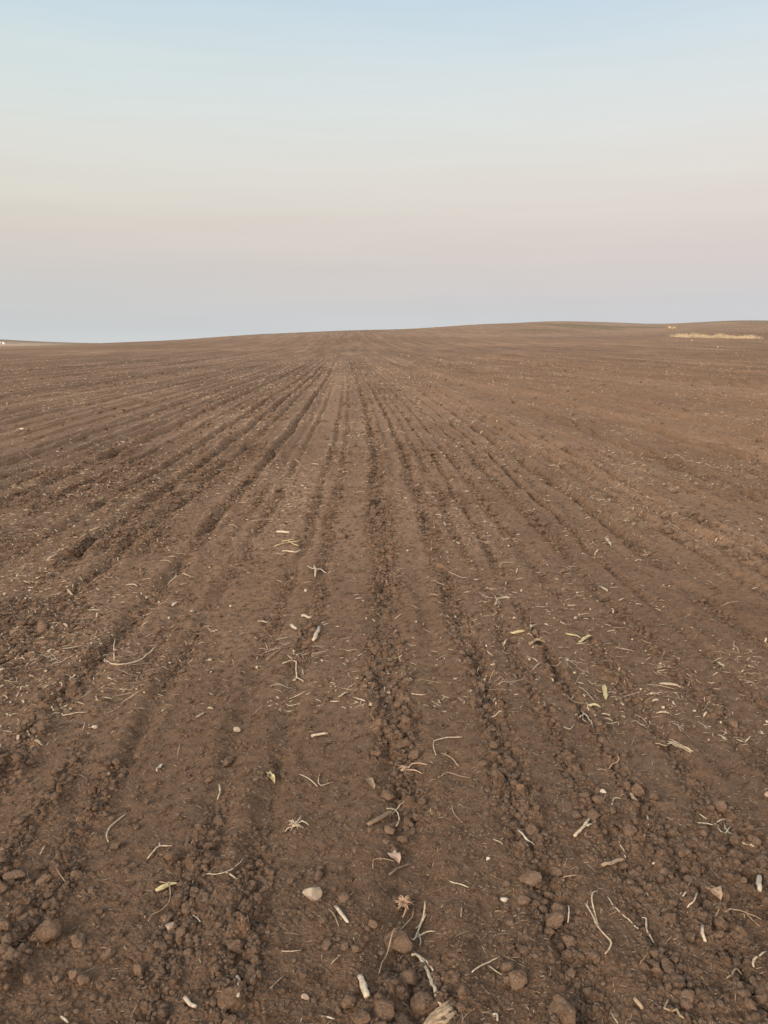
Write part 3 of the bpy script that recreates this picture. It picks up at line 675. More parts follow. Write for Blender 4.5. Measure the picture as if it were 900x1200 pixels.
 ('stem', 'stem', 'dark slanting stem left of the square-cornered straw', M_BROWN, 3.0, [[(312, 776), (321, 769), (330, 761)]], None),
 ('twig', 'twig', 'long forked straw sprawling beside the rough furrow on the left', M_STRAW, 2.4, [[(122, 777), (140, 780), (160, 778), (172, 769), (183, 759)], [(134, 775), (134, 762), (135, 750)]], 'the sprawling forked straw'),
 ('straw', 'straw', 'pale peaked straw left of the flat white stone', M_STRAW, 2.6, [[(73, 840), (88, 837), (101, 836)]], None),
 ('straw', 'straw', 'short pale straw far out on the left of the field', M_STRAW, 2.4, [[(105, 623), (116, 619)]], None),
 ('stalk', 'stalk', 'flat pale stalk strip lying crosswise left of the centre furrow', M_STRAW, 3.8, [[(365, 865), (384, 862)]], 'the flat stalk strip'),
 ('straw', 'straw', 'upper left of three pale scraps above the flat stalk strip', M_STRAW, 3.2, [[(397, 818), (408, 812)]], None),
 ('straw', 'straw', 'lower left of three pale scraps above the flat stalk strip', M_WHITE, 3.0, [[(387, 823), (398, 823)]], None),
 ('straw', 'straw', 'right one of three pale scraps above the flat stalk strip', M_WHITE, 3.0, [[(417, 820), (429, 823)]], None),
 ('root', 'root', 'white matted root clump right of a sharp furrow below the yellow chip', M_WHITE, 1.9, [[(680, 835), (688, 843), (695, 856)], [(678, 842), (690, 843)], [(684, 833), (683, 845), (691, 850)], [(673, 850), (668, 856), (660, 853)]], 'the matted root clump'),
 ('straw', 'straw', 'thin straw curve on the smooth strip far right of the orange stone', M_STRAW, 1.8, [[(525, 671), (536, 676), (548, 679)]], None),
 ('root', 'root', 'looped pale root beside the second furrow right of centre', M_STRAW, 2.0, [[(580, 712), (583, 705), (592, 701), (597, 703)], [(582, 706), (580, 699)]], 'the looped pale root'),
 ('straw', 'straw', 'flat tan straw just above the looped pale root', M_TAN, 2.4, [[(565, 692), (575, 691), (584, 692)]], None),
]
for (nm_, cat, lab, mat, w, lines, short) in HAND:
    o, x, y = strand_thing(nm_, cat, lab, mat, w, lines, group={'straw': G_S}.get(nm_), flat=.5 if nm_ == 'straw' else .8 if nm_ != 'root' else 1.0, taper=.25 if nm_ in ('stalk', 'stem') else .6)
    if short: LAND.append((short, x, y))

# leaves and husks: curled sheets with thickness
def leaf_geo(px0, px1, wpx, curl=.5, lift=.003, seed=0, ragged=.2, rise=.0, tip=1.0):
    rs = np.random.RandomState(seed)
    q = np.stack([np.linspace(px0[0], px1[0], 9), np.linspace(px0[1], px1[1], 9)], 1)
    x, y = at(q[:, 0], q[:, 1]); d = np.sqrt(x*x+y*y+EYE*EYE); z = ground_z(x, y, .005); z = np.linspace(z[0], z[-1], 9)*.5+z.max()*.5
    P = np.stack([x, y, z], 1); tg = P[-1]-P[0]; tg /= np.linalg.norm(tg); sd = np.cross(tg, [0, 0, 1.]); sd /= np.linalg.norm(sd)
    m = 7; V = []
    for s in (1, -1):
        for i in range(9):
            t = i/8; w = wpx*.5*d[i]/906*(math.sin(math.pi*min(1, .12+t*.88*tip))**.55)*(1+rs.uniform(-ragged, ragged) if s == 1 else 1)
            for k in range(m):
                a = (k/(m-1)-.5)*2
                V.append(P[i]+sd*a*w*(1-curl*.25*a*a)+np.array([0, 0, lift+curl*w*(a*a)*.9+rise*t*w+.0007*s+.15*w*math.sin(t*7+a*3+seed)+w*.2]))
    n1 = 9*m
    for q_ in range(n1):       # the underside follows the upper sheet
        V[n1+q_] = V[q_]-np.array([0, 0, .0012])
    F = []
    for i in range(8):
        for k in range(m-1):
            a, b, c, e = i*m+k, i*m+k+1, (i+1)*m+k+1, (i+1)*m+k
            F.append([a, b, c, e]); F.append([n1+e, n1+c, n1+b, n1+a])
    rim = [k for k in range(m)]+[i*m+m-1 for i in range(1, 9)]+[8*m+k for k in range(m-2, -1, -1)]+[i*m for i in range(7, 0, -1)]
    for i in range(len(rim)):
        a, b = rim[i], rim[(i+1) % len(rim)]; F.append([b, a, n1+a, n1+b])
    return V, F, P[4]
def leaf_thing(name, cat, label, mat, p0, p1, w, stem=None, **k):
    V, F, c = leaf_geo(p0, p1, w, seed=int(p0[0]), **k); V = [np.asarray(v)-c for v in V]
    o = link(name, mesh_py(name, V, F, mat), tuple(c)); tag(o, label, cat)
    if stem:
        g, P = strand_geo(stem, 1.8, .9, .002, 3); sV = [np.asarray(v)-c for v in g[0]]
        link('leaf_stem', mesh_py('leaf_stem', sV, g[1], M_TAN), parent=o)
    return o, float(c[0]), float(c[1])
LEAVES = [
 ('husk', 'husk', 'pale yellow pointed husk scrap on the lower left', M_YELLOW, (183, 1046), (209, 1038), 7, None, dict(curl=.6), 'the pale yellow husk'),
 ('leaf', 'leaf', 'rusty curled leaf with a stem in the far-right furrow', M_ORANGE, (829, 1043), (845, 1056), 14, [(844, 1057), (843, 1066), (838, 1078)], dict(curl=.5, rise=.3), 'the rusty leaf'),
 ('leaf', 'leaf', 'grey-pink torn leaf scrap in the centre furrow', M_STONE_P, (458, 1001), (468, 1015), 13, None, dict(curl=.4, rise=.4), 'the grey-pink leaf scrap'),
 ('husk', 'husk', 'tan husk flake beside the centre furrow, right of the antler-shaped twig', M_TAN, (430, 915), (439, 926), 9, None, dict(curl=.7, rise=.4), None),
 ('leaf', 'leaf', 'long yellow maize leaf piece above the second right furrow', M_YELLOW, (599, 746), (626, 736), 7, None, dict(curl=.5), 'the long yellow leaf piece'),
 ('leaf', 'leaf', 'left of two yellowish leaf strips right of the long yellow leaf piece', M_YELLOW, (662, 743), (681, 749), 3.5, None, dict(curl=.5), None),
 ('leaf', 'leaf', 'right of two yellowish leaf strips, tilted upward', M_YELLOW, (679, 754), (696, 747), 5, None, dict(curl=.5), 'the right yellowish strip'),
 ('leaf', 'leaf', 'upright creamy leaf scrap above the yellow chip', M_YELLOW, (707, 804), (710, 821), 6, None, dict(curl=.5), 'the upright creamy scrap'),
 ('leaf', 'leaf', 'bright yellow chip of leaf above the matted root clump', M_YELLOW, (686, 826), (704, 831), 6, None, dict(curl=.3), None),
 ('husk', 'husk', 'small white flake on the left above the small hollow', M_WHITE, (184, 905), (190, 896), 5, None, dict(curl=.5), 'the small white flake'),
 ('husk', 'husk', 'yellowish split husk standing in a clod chain left of the antler-shaped twig', M_YELLOW, (314, 906), (322, 921), 7, None, dict(curl=.6), 'the split yellow husk'),
 ('husk', 'husk', 'bowed husk strip near the right edge', M_STRAW, (869, 993), (884, 997), 4, None, dict(curl=.5), None),
 ('husk', 'husk', 'white husk scrap far out on the right, upper of a spaced pair', M_WHITE, (709, 631), (716, 641), 5, None, dict(curl=.6), None),
 ('husk', 'husk', 'white husk scrap far out on the right, lower of a spaced pair', M_WHITE, (703, 688), (712, 694), 5, None, dict(curl=.6), None),
 ('husk', 'husk', 'tiny white scrap on the right beyond a sharp furrow', M_WHITE, (840, 777), (849, 782), 4, None, dict(curl=.4), None),
 ('husk', 'husk', 'crumpled pale husk right below the long yellow leaf piece', M_TAN, (620, 757), (640, 756), 7, None, dict(curl=.8, ragged=.5), None),
 ('husk', 'husk', 'white scrap on the rim of a furrow, left of the sprawling forked straw', M_WHITE, (202, 711), (208, 706), 4, None, dict(curl=.4), None),
]
for (nm_, cat, lab, mat, p0, p1, w, stem, kw, short) in LEAVES:
    o, x, y = leaf_thing(nm_, cat, lab, mat, p0, p1, w, stem, **kw)
    if short: LAND.append((short, x, y))

# root stubs and crumpled husk: a core with roots or layers of their own
def stub(name, cat, label, core_px, core_w, mat, arms, arm_w, short, arm_name='root', nfib=26):
    x, y = at(core_px[0], core_px[1]); x, y = float(x[0]), float(y[0]); d = math.sqrt(x*x+y*y+EYE*EYE); z = float(ground_z(x, y, .004)[0])
    r = core_w*.5*d/906; q = np.random.RandomState(int(core_px[0])); parts = []
    v, f = lump(3, int(core_px[0]), cuts=8, rough=.28, crisp=.5); v = v*r*np.array([.62, .5, .5])
    for k in range(nfib):                       # frayed layers wrapped round the core
        a = q.uniform(0, 6.28); e = q.uniform(-.2, 1.1); dv = np.array([math.cos(a)*math.cos(e), math.sin(a)*math.cos(e), math.sin(e)]); L = r*q.uniform(.5, 1.25)
        side = np.cross(dv, [0, 0, 1.]); side /= np.linalg.norm(side)+1e-6; cv = q.uniform(-.5, .5)
        P = np.array([dv*(r*.2+L*t)+side*L*cv*t*t-np.array([0, 0, L*.5*t*t]) for t in np.linspace(0, 1, 5)]); P[:, 2] = np.maximum(P[:, 2], -r*.35)
        w = r*q.uniform(.05, .14)*np.array([1, 1, .9, .6, .2]); parts.append(tube(P, w, w*.45, 5, k))
    V_, F_ = join([(list(v), [list(t) for t in f])]+parts)
    o = link(name, mesh_py(name, V_, F_, mat), (x, y, z+r*.35)); tag(o, label, cat)
    for ln in arms:
        g, P = strand_geo(ln, arm_w, 1, .003, int(ln[0][0]), arch=.003, taper=.9); sV = [np.asarray(c)-np.array([x, y, z+r*.35]) for c in g[0]]
        link(arm_name, mesh_py(arm_name, sV, g[1], mat), parent=o)
    LAND.append((short, x, y))
stub('root_stub', 'root stub', 'pale bristly root stub left of the centre furrow, above the grey triangular stone', (344, 969), 15, M_STRAW,
     [[(345, 969), (354, 966), (362, 969)], [(345, 968), (351, 963), (353, 957)], [(343, 971), (338, 974), (334, 977)]], 1.9, 'the bristly root stub')
stub('root_stub', 'root stub', 'orange-tan root stub with a trailing tail beside the centre furrow', (474, 904), 15, M_ORANGE,
     [[(474, 903), (487, 899), (501, 898)], [(476, 904), (487, 906), (495, 909)]], 1.8, 'the orange-tan root stub')
stub('crumpled_husk', 'husk', 'rusty crumpled husk ball above the broad clod in the centre furrow', (473, 1062), 20, M_ORANGE,
     [[(474, 1064), (476, 1070), (472, 1077)]], 3.0, 'the rusty crumpled husk', 'husk_strip', 34)
# broken stalk at the very bottom
_q = random.Random(5); _ln = [[(502+k*1.5, 1206-k*.2), (516+k*1.2, 1196+k*1.2), (529+k*.7+_q.uniform(-3, 2), 1183+k*1.6+_q.uniform(-2, 3))] for k in (0, -3, -1.5, 1.5, 3, 4.5, -4)]
o, x, y = strand_thing('stalk', 'stalk', 'thick fibrous broken stalk cut by the bottom edge right of centre', M_TAN, 6, _ln, flat=.8, taper=.2)
o, x, y = strand_thing('straw_bundle', 'straw', 'sheaf-like bundle of pale straws on the upper right ridge', M_STRAW, 2.6,
    [[(781, 871), (797, 876), (812, 882)], [(783, 873), (798, 877), (809, 879)], [(779, 875), (795, 878), (810, 883)], [(768, 873), (784, 878)], [(784, 869), (800, 875)]]); LAND.append(('the sheaf-like bundle', x, y))

# ------------------------------------------------------------------ scattered straws: the larger ones one by one, the crumbs as litter
rs = np.random.RandomState(11)
def sample_fan(n, r0, r1, power, half=31):
    """points in the view-ward sector; power 2 = even per area"""
    t = rs.rand(n); r = (r0**power+(r1**power-r0**power)*t)**(1/power); a = np.radians(rs.uniform(-half, half, n))+YAW
    return r*np.sin(a), r*np.cos(a)
def straw_shape(L, n=7, kink=.5):
    """random bent centre line of length L, (n,2)"""
    a = rs.uniform(0, 2*math.pi); p = [np.zeros(2)]; k = rs.uniform(-kink, kink); j = rs.randint(1, n-1); kk = rs.uniform(-1.2, 1.2) if rs.rand() < .3 else 0
    for i in range(1, n):
        a += k*.35+rs.uniform(-.12, .12)+(kk if i == j else 0); p.append(p[-1]+np.array([math.cos(a), math.sin(a)])*L/(n-1))
    return np.array(p)-np.mean(p, 0)
LANDXY = np.array([(a, b) for _, a, b in LAND])
def describe(x, y, used, noun):
    """which landmark, on which side of it, counted outwards"""
    d = np.hypot(LANDXY[:, 0]-x, LANDXY[:, 1]-y); k = int(np.argmin(d)); dx, dy = x-LANDXY[k, 0], y-LANDXY[k, 1]
    side = ('right of' if dx > 0 else 'left of') if abs(dx) > abs(dy)*.8 else ('beyond' if dy > 0 else 'in front of')
    used.append((k, side, float(d[k]))); return None
ORD = ['nearest', 'second nearest', 'third nearest', 'fourth nearest', 'fifth nearest', 'sixth nearest', 'seventh nearest', 'eighth nearest', 'ninth nearest', 'tenth nearest'] + ['%dth nearest' % k for k in range(11, 80)]
def label_all(objs, noun, group):
    info = []
    for o in objs:
        u = []; describe(o.location.x, o.location.y, u, noun); info.append((o, *u[0]))
    from collections import defaultdict
    g = defaultdict(list)
    for o, k, side, d in info: g[(k, side)].append((d, o))
    for (k, side), lst in g.items():
        lst.sort(key=lambda t: t[0])
        for i, (d, o) in enumerate(lst):
            tag(o, f"{noun}, {ORD[i]} {side} {LAND[k][0]}", noun.split()[-1], group)
# 190 free straws
POOL = []
for k in range(26):
    L = 1.0; c = straw_shape(L, 9, .3); W = np.full(9, .013)*rs.uniform(.6, 1.6); W = W*(1-.5*np.abs(np.linspace(-1, 1, 9))**3)
    P = np.column_stack([c, .01+.02*np.sin(np.linspace(0, 3.14, 9))*rs.uniform(0, 1.5)]); g = tube(P, W, W*.7, 5, k)
    parts = [g]
    if rs.rand() < .3:
        i = rs.randint(3, 6); a = rs.uniform(0, 6.28); Q = np.array([P[i]+np.array([math.cos(a), math.sin(a), .15])*t for t in np.linspace(0, .28, 5)]); parts.append(tube(Q, W[:5]*.7, W[:5]*.5, 5, k+90))
    V_, F_ = join(parts); POOL.append(mesh_py('straw', V_, F_, [M_STRAW, M_TAN, M_STRAW, M_WHITE, M_TAN][k % 5]))
def surface_tilt(x, y, a, L):
    c, s = math.cos(a), math.sin(a); z = ground_z(np.array([x-c*L/2, x+c*L/2, x+s*L/2, x-s*L/2, x]), np.array([y-s*L/2, y+s*L/2, y-c*L/2, y+c*L/2, y]), .012)
    return math.atan2(z[1]-z[0], L), math.atan2(z[3]-z[2], L), z
free = []
xs, ys = sample_fan(900, 1.35, 7.0, 1.0)
dens = np.clip(.45+.8*vnoise(xs*1.3, ys*.8, 700)+.4*(xs < -.9)+.2*(xs > .6), .08, 1)
keep = np.flatnonzero(rs.rand(900) < dens)[:194]
for q in keep:
    x, y = float(xs[q]), float(ys[q]); r = math.hypot(x, y); L = float(np.clip(rs.lognormal(math.log(.030), .45), .012, .09))*(1+.10*(r-1.5)); a = rs.uniform(0, 6.28)
    t1, t2, z = surface_tilt(x, y, a, L*.8)
    z0 = max(float(z[4]), float(z[:4].mean()))
    o = link('straw', POOL[rs.randint(len(POOL))], (x, y, z0+rs.uniform(-.003, .0015)), (t2, -t1, a), (L, L, L)); o.rotation_euler = (Matrix.Rotation(a, 3, 'Z')@Matrix.Rotation(-t1, 3, 'Y')@Matrix.Rotation(t2, 3, 'X')).to_euler()
    free.append(o)
label_all(free, 'small loose straw', G_S)

# the uncountable litter of chaff and chopped straw
def strands_mass(name, label, cx, cy, L, W, mat, n=5, lift=.0015, res_=.004):
    N_ = len(cx); a = rs.uniform(0, 2*math.pi, N_); bendk = rs.normal(0, .16, N_)
    kk = np.where(rs.rand(N_) < .2, rs.uniform(-.9, .9, N_), 0)
    P = np.zeros((N_, n, 2)); ang = a.copy()
    for i in range(1, n):
        ang = ang+bendk*.4+rs.uniform(-.1, .1, N_)+(kk if i == n//2 else 0); P[:, i, 0] = P[:, i-1, 0]+np.cos(ang)*L/(n-1); P[:, i, 1] = P[:, i-1, 1]+np.sin(ang)*L/(n-1)
    P[:, :, 0] += cx[:, None]; P[:, :, 1] += cy[:, None]
    rr = np.hypot(P[..., 0], P[..., 1]).ravel()
    z = (macro(P[..., 0].ravel(), P[..., 1].ravel())+detail(P[..., 0].ravel(), P[..., 1].ravel(), np.maximum(res_, rr*.0016))).reshape(N_, n)
    z = np.maximum(z, (z[:, :1]*(1-np.linspace(0, 1, n))+z[:, -1:]*np.linspace(0, 1, n)))*.7+z*.3+rs.uniform(0, 1, (N_, 1))*L[:, None]*.12*np.linspace(0, 1, n)[None]
    sides = 4; tgx = np.gradient(P[..., 0], axis=1); tgy = np.gradient(P[..., 1], axis=1); ln = np.hypot(tgx, tgy)+1e-9; sx, sy = -tgy/ln, tgx/ln
    w = W[:, None]*(1-.55*np.abs(np.linspace(-1, 1, n))**3)[None]
    V = np.zeros((N_, n, sides, 3), np.float32)
    for k in range(sides):
        c_, s_ = math.cos(math.pi/4+k*math.pi/2), math.sin(math.pi/4+k*math.pi/2)
        V[:, :, k, 0] = P[..., 0]+sx*w*c_; V[:, :, k, 1] = P[..., 1]+sy*w*c_; V[:, :, k, 2] = z+lift+(np.hypot(cx, cy)*.0006)[:, None]+w*.7*(1+s_*.7)
    base = (np.arange(N_)*n*sides)[:, None, None]; i = np.arange(n-1)[None, :, None]*sides; k = np.arange(sides)[None, None]; k2 = (k+1) % sides
    F = np.stack([base+i+k, base+i+k2, base+i+sides+k2, base+i+sides+k], -1).reshape(-1, 4)
    b0 = (np.arange(N_)*n*sides)[:, None]
    F = np.vstack([F, b0+np.array([[3, 2, 1, 0]]), b0+(n-1)*sides+np.array([[0, 1, 2, 3]])])
    o = link(name, mesh_np(name, V.reshape(-1, 3), F, mat)); tag(o, label, None, None, 'stuff'); return o
def thin(x, y, f): k = rs.rand(len(x)) < f; return x[k], y[k]
def sdens(x, y):
    u = x-bend(y)
    d = .27+1.3*np.clip(vnoise(x*1.3, y*.6, 710), -.2, 1)*np.clip(.6+vnoise(x*5, y*3, 711), 0, 1.5)+.5*np.clip(looseness(x, y)-.3, 0, 1)+.9*sstep(-1.2, -2.0, u)*sstep(-5.5, -3.5, u)*np.clip(.3+vnoise(x*1.2, y*.7, 712), 0, 1)
    return np.clip(d, .04, 1)
# chaff near by (tiny), straw farther out (too many and too small to count)
x1, y1 = sample_fan(26000, 1.2, 10.0, 1.0); x1, y1 = thin(x1, y1, sdens(x1, y1)); r1 = np.hypot(x1, y1)
strands_mass('chaff', 'tiny chopped straw and chaff strewn over the near soil', x1, y1, np.clip(rs.lognormal(math.log(.008), .45, len(x1)), .003, .022)*(1+.10*r1), np.clip(rs.lognormal(math.log(.0006), .3, len(x1)), .0003, .0012)*(1+.12*r1), M_STRAW, 4)
x2, y2 = sample_fan(90000, 3.0, 120.0, .5); x2, y2 = thin(x2, y2, sdens(x2, y2)*.85*(1-sstep(30, 118, np.hypot(x2, y2)))); r2 = np.hypot(x2, y2)
strands_mass('straw_litter', 'pale straw litter scattered across the farther field', x2, y2, np.clip(rs.lognormal(math.log(.019), .6, len(x2)), .006, .09)*(1+r2*.035), np.clip(rs.lognormal(math.log(.0014), .6, len(x2)), .0006, .006)*(1+r2*.13), M_STRAW, 6)
# matted wisps where the drill dragged the straw together
tx, ty = sample_fan(1500, 3.2, 34.0, .75); tx, ty = thin(tx, ty, np.clip((sdens(tx, ty)-.2)*1.1, 0, .8)); tk = rs.randint(4, 14, len(tx)); tx = np.repeat(tx, tk); ty = np.repeat(ty, tk); tr = np.hypot(tx, ty)
tx = tx+rs.normal(0, .045, len(tx))*(1+.04*tr); ty = ty+rs.normal(0, .05, len(tx))*(1+.06*tr)
strands_mass('straw_wisps', 'matted wisps of thin pale straw dragged together on the soil', tx, ty, np.clip(rs.lognormal(math.log(.042), .5, len(tx)), .015, .12)*(1+tr*.02), np.clip(rs.lognormal(math.log(.0010), .35, len(tx)), .0006, .0024)*(1+tr*.10), M_STRAW, 7)
x3, y3 = sample_fan(9000, 1.3, 30.0, .7); x3, y3 = thin(x3, y3, sdens(x3, y3)); r3 = np.hypot(x3, y3)
strands_mass('root_litter', 'brown and tan root fibres mixed into the soil surface', x3, y3, np.clip(rs.lognormal(math.log(.018), .5, len(x3)), .006, .05)*(1+.06*r3), np.clip(rs.lognormal(math.log(.0007), .3, len(x3)), .0004, .0016)*(1+.05*r3), M_TAN, 6)

# ------------------------------------------------------------------ loose clods: the largest one by one, the crumbs as one loose mass
def cdens(x, y): return np.clip((looseness(x, y)-.36)*1.25, 0.012, 1)
cx, cy = sample_fan(60000, 1.3, 11.0, .85); cx, cy = thin(cx, cy, cdens(cx, cy)); cr = np.hypot(cx, cy)
size = np.clip(rs.lognormal(math.log(.0088), .42, len(cx)), .005, .024)*(1+.05*cr)
hp = [at(p[0], p[1]) for p in CL_OBJS]; AV = np.array(AVOID); hx = np.concatenate([[float(a[0]) for a, b in hp], AV[:, 0]]); hy = np.concatenate([[float(b[0]) for a, b in hp], AV[:, 1]])
free_ok = np.array([np.hypot(hx-a, hy-b).min() > .026 for a, b in zip(cx, cy)])
show = np.where(free_ok, size/cr, 0); big = np.argsort(-show)[:245]
objs = []
zb = ground_z(cx[big], cy[big], .004)
for q, z in zip(big, zb):
    s = float(size[q]); o = link('clod', CLODS[rs.randint(len(CLODS))], (float(cx[q]), float(cy[q]), float(z)+s*.42), (rs.uniform(-.5, .5), rs.uniform(-.5, .5), rs.uniform(0, 6.28)), (s*rs.uniform(.85, 1.25), s, s*rs.uniform(.8, 1.1))); objs.append(o)
label_all(objs, 'small brown clod', 'clods of earth on the field')
def lump_mass(name, label, x, y, s, sub, mat, variants=10):
    N_ = len(x); z = (macro(x, y)+detail(x, y, np.maximum(.004, np.hypot(x, y)*.0016)))
    Vs, Fs, Ts = [], [], []; off = 0; var = rs.randint(0, variants, N_)
    for k in range(variants):
        v, f = lump(sub, 2000+k*7+sub, cuts=7, rough=.12); idx = np.flatnonzero(var == k); m = len(idx)
        if not m: continue
        a = rs.uniform(0, 2*math.pi, m); c, s_ = np.cos(a), np.sin(a); t = rs.uniform(-.6, .6, m); ct, st = np.cos(t), np.sin(t)
        vx = v[None, :, 0]; vy = v[None, :, 1]*ct[:, None]-v[None, :, 2]*st[:, None]; vz = v[None, :, 1]*st[:, None]+v[None, :, 2]*ct[:, None]
        S_ = s[idx][:, None]
        X = (vx*c[:, None]-vy*s_[:, None])*S_+x[idx][:, None]; Y = (vx*s_[:, None]+vy*c[:, None])*S_+y[idx][:, None]; Z = vz*S_+(z[idx]+s[idx]*rs.uniform(.1, .5, m))[:, None]
        Vs.append(np.stack([X, Y, Z], -1).reshape(-1, 3)); Fs.append((f[None]+(off+np.arange(m)*len(v))[:, None, None]).reshape(-1, 3)); off += m*len(v)
        tn = np.repeat(rs.uniform(.85, 1.12, m), len(v)); Ts.append(np.stack([tn*.94, tn*1.0, tn*1.07], 1))
    me = mesh_np(name, np.vstack(Vs), np.vstack(Fs), mat, sub >= 2); tone_attr(me, np.vstack(Ts)); o = link(name, me); tag(o, label, None, None, 'stuff'); return o
rest = np.argsort(-show)[245:]; rest = rest[free_ok[rest]]
lump_mass('clod_rubble', 'loose small clods crumbled along the furrows', cx[rest], cy[rest], np.minimum(size[rest], .017*(1+.05*cr[rest])), 2, M_CLOD)
x4, y4 = sample_fan(330000, 1.2, 12.0, .85); x4, y4 = thin(x4, y4, np.clip(cdens(x4, y4)*1.7+.10, 0, 1)); r4 = np.hypot(x4, y4)
lump_mass('soil_crumbs', 'fine crumbs of soil over the near ground', x4, y4, np.clip(rs.lognormal(math.log(.0042), .45, len(x4)), .0018, .011)*(1+.08*r4), 1, M_CLOD)
x5, y5 = sample_fan(90000, 6.0, 60.0, .5); x5, y5 = thin(x5, y5, np.clip(cdens(x5, y5)*1.1+.03, 0, 1)); r5 = np.hypot(x5, y5)
lump_mass('far_clods', 'distant clods along the furrows', x5, y5, np.clip(rs.lognormal(math.log(.014), .5, len(x5)), .006, .045)*(1+.025*r5), 1, M_CLOD)

# ------------------------------------------------------------------ far things
# strip of tall dry grass standing on the slope at the right
M_GRASS = fibre_material('standing_dry_grass', (.60, .47, .31), (.52, .40, .25), (.42, .31, .19), 3)
a0 = at_far(797, 393.0); a1 = at_far(884, 397.0)
def grass_patch():
    n = 2600; t = rs.beta(1.1, 1.1, n); Vs = []
    p0 = np.array(at_far(792, 394.5)[:2]); pm = np.array(at_far(842, 397.3)[:2]); p1 = np.array(at_far(880, 396.0)[:2])
    c = ((1-t)**2)[:, None]*p0+(2*t*(1-t))[:, None]*pm+(t**2)[:, None]*p1
    c = c+rs.normal(0, 1, (n, 2))*np.array([.5, 3.5])
    clump = np.clip(.55+.65*vnoise(c[:, 0]*.55, c[:, 1]*.2, 720)+.3*vnoise(c[:, 0]*1.7, c[:, 1]*.5, 721), .12, 1.2)
    h = 1.7*(.3+.7*clump)*(.5+.5*np.sin(np.pi*np.clip(t*.9+.08, 0, 1)))*rs.uniform(.45, 1.25, n)
    z = macro(c[:, 0], c[:, 1]); w = rs.uniform(.02, .06, n); lean = rs.normal(0, .22, (n, 2)); a = rs.uniform(0, 3.14, n)
    ts = np.array([0, .5, 1]); V = np.zeros((n, 3, 3, 3))
    for i, q in enumerate(ts):
        for k in range(3):
            an = a+k*2.094; ww = w*(1-q*.8)
            V[:, i, k, 0] = c[:, 0]+lean[:, 0]*h*q*q+np.cos(an)*ww; V[:, i, k, 1] = c[:, 1]+lean[:, 1]*h*q*q+np.sin(an)*ww; V[:, i, k, 2] = z-.03+h*q*(1-.1*q)
    b = np.arange(n)[:, None, None]*9; i = np.arange(2)[None, :, None]*3; k = np.arange(3)[None, None]; k2 = (k+1) % 3
    F = np.stack([b+i+k, b+i+k2, b+i+3+k2, b+i+3+k], -1).reshape(-1, 4)
    o = link('dry_grass', mesh_np('dry_grass', V.reshape(-1, 3), F, M_GRASS)); tag(o, 'strip of tall yellow dry grass on the far slope', None, None, 'stuff')
grass_patch()
# bales of pale straw near it
M_BALE = fibre_material('baled_straw', (.50, .36, .24), (.44, .31, .20), (.34, .23, .14), 5)
def bale(px, py, w, lab):
    x, y, z, s = at_far(px, py); r = w*.5*s/906; bm = bmesh.new()
    bmesh.ops.create_cone(bm, cap_ends=True, segments=24, radius1=r, radius2=r, depth=r*1.9); bmesh.ops.rotate(bm, verts=bm.verts, cent=(0, 0, 0), matrix=Matrix.Rotation(math.pi/2, 3, 'Y'))
    bmesh.ops.bevel(bm, geom=[e for e in bm.edges if abs(e.verts[0].co.x-e.verts[1].co.x) < 1e-4], offset=r*.1, segments=2, affect='EDGES')
    for v in bm.verts: v.co *= 1+random.uniform(-.02, .02)
    me = bpy.data.meshes.new('straw_bale'); bm.to_mesh(me); bm.free(); me.materials.append(M_BALE); o = link('straw_bale', me, (x, y, z+r*.93), (0, 0, random.uniform(-.3, .3))); tag(o, lab, 'bale', 'bales on the far slope')
bale(784.5, 386, 3.6, 'left one of two pale round bales above the dry grass strip')
bale(789.5, 386, 3.2, 'right one of two pale round bales above the dry grass strip')
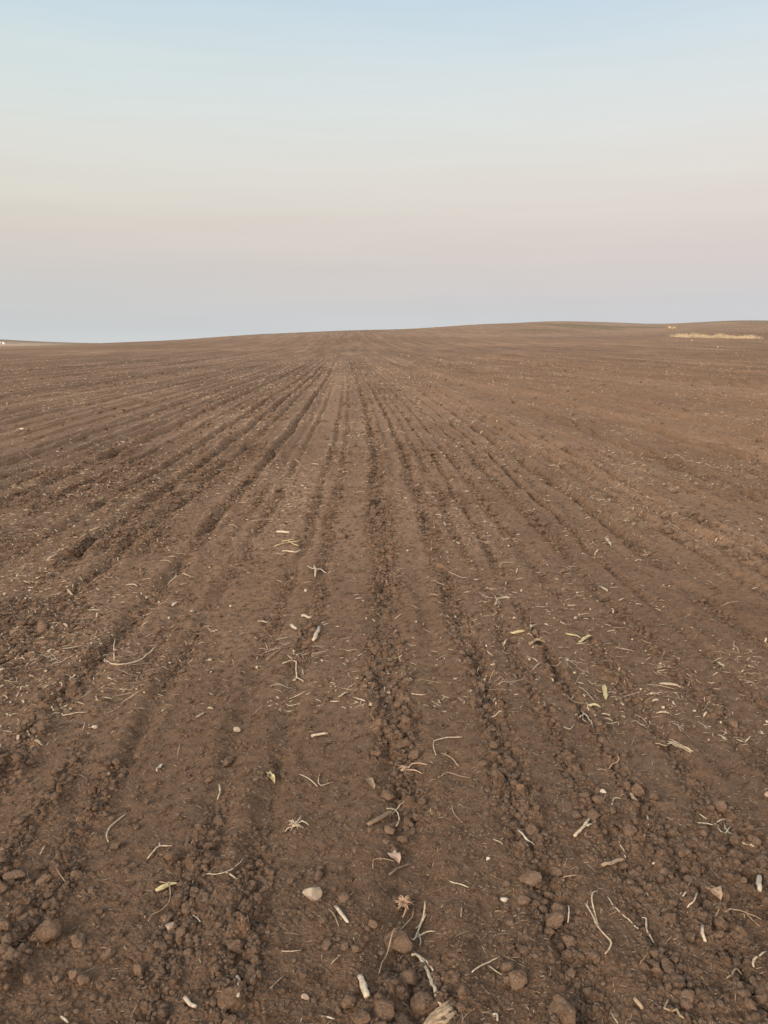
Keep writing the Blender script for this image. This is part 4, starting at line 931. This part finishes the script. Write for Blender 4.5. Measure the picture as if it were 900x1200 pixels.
# pale stones on the slope below the grass
for px, py, w, lab in ((810.5, 399.5, 2.6, 'pale stone just below the dry grass strip on the far slope'), (841, 407, 2.6, 'pale stone lower down the slope, right of the one by the grass')):
    x, y, z, s = at_far(px, py); r = w*.5*s/906; o = link('stone', stone_mesh(77+w.__hash__() % 9, M_STONE_P), (x, y, z+r*.3), (0, 0, 1), (r, r, r*1.2)); tag(o, lab, 'stone', 'stones on the field')
# small white farm shed far away on the left hill
def shed():
    x, y, z, s = at_far(2.0, 403.3); W, D, H = 7*s/906, 5*s/906, 2.4*s/906
    m, nt, b = new_mat('white_render'); b.inputs['Base Color'].default_value = (.78, .76, .72, 1)
    m2, nt, b = new_mat('shed_roof'); b.inputs['Base Color'].default_value = (.36, .25, .2, 1)
    m3, nt, b = new_mat('shed_door'); b.inputs['Base Color'].default_value = (.12, .1, .09, 1)
    root = bpy.data.objects.new('farm_shed', None); COL.objects.link(root); root.location = (x, y, z-.1); root.rotation_euler = (0, 0, math.atan2(-x, y)*-0+.2)
    tag(root, 'tiny white farm shed at the foot of the distant left hill', 'shed')
    def box(name, a, b_, mat, par):
        bm = bmesh.new(); bmesh.ops.create_cube(bm, size=1); 
        for v in bm.verts: v.co = Vector(((a[0]+b_[0])/2+v.co.x*(b_[0]-a[0]), (a[1]+b_[1])/2+v.co.y*(b_[1]-a[1]), (a[2]+b_[2])/2+v.co.z*(b_[2]-a[2])))
        me = bpy.data.meshes.new(name); bm.to_mesh(me); bm.free(); me.materials.append(mat); return link(name, me, parent=par)
    wv = box('wall', (-W/2, -D/2, 0), (W/2, D/2, H), m, root)
    V = [(-W/2-.3, -D/2-.3, H+.01), (W/2+.3, -D/2-.3, H+.01), (W/2+.3, D/2+.3, H+.01), (-W/2-.3, D/2+.3, H+.01), (-W/2-.3, 0, H*1.35), (W/2+.3, 0, H*1.35)]
    link('roof', mesh_py('roof', V, [[0, 1, 5, 4], [2, 3, 4, 5], [1, 2, 5], [3, 0, 4], [3, 2, 1, 0]], m2, False), parent=root)
    box('door', (-W*.1, -D/2-.06, .05), (W*.15, -D/2-.003, H*.75), m3, root)
shed()
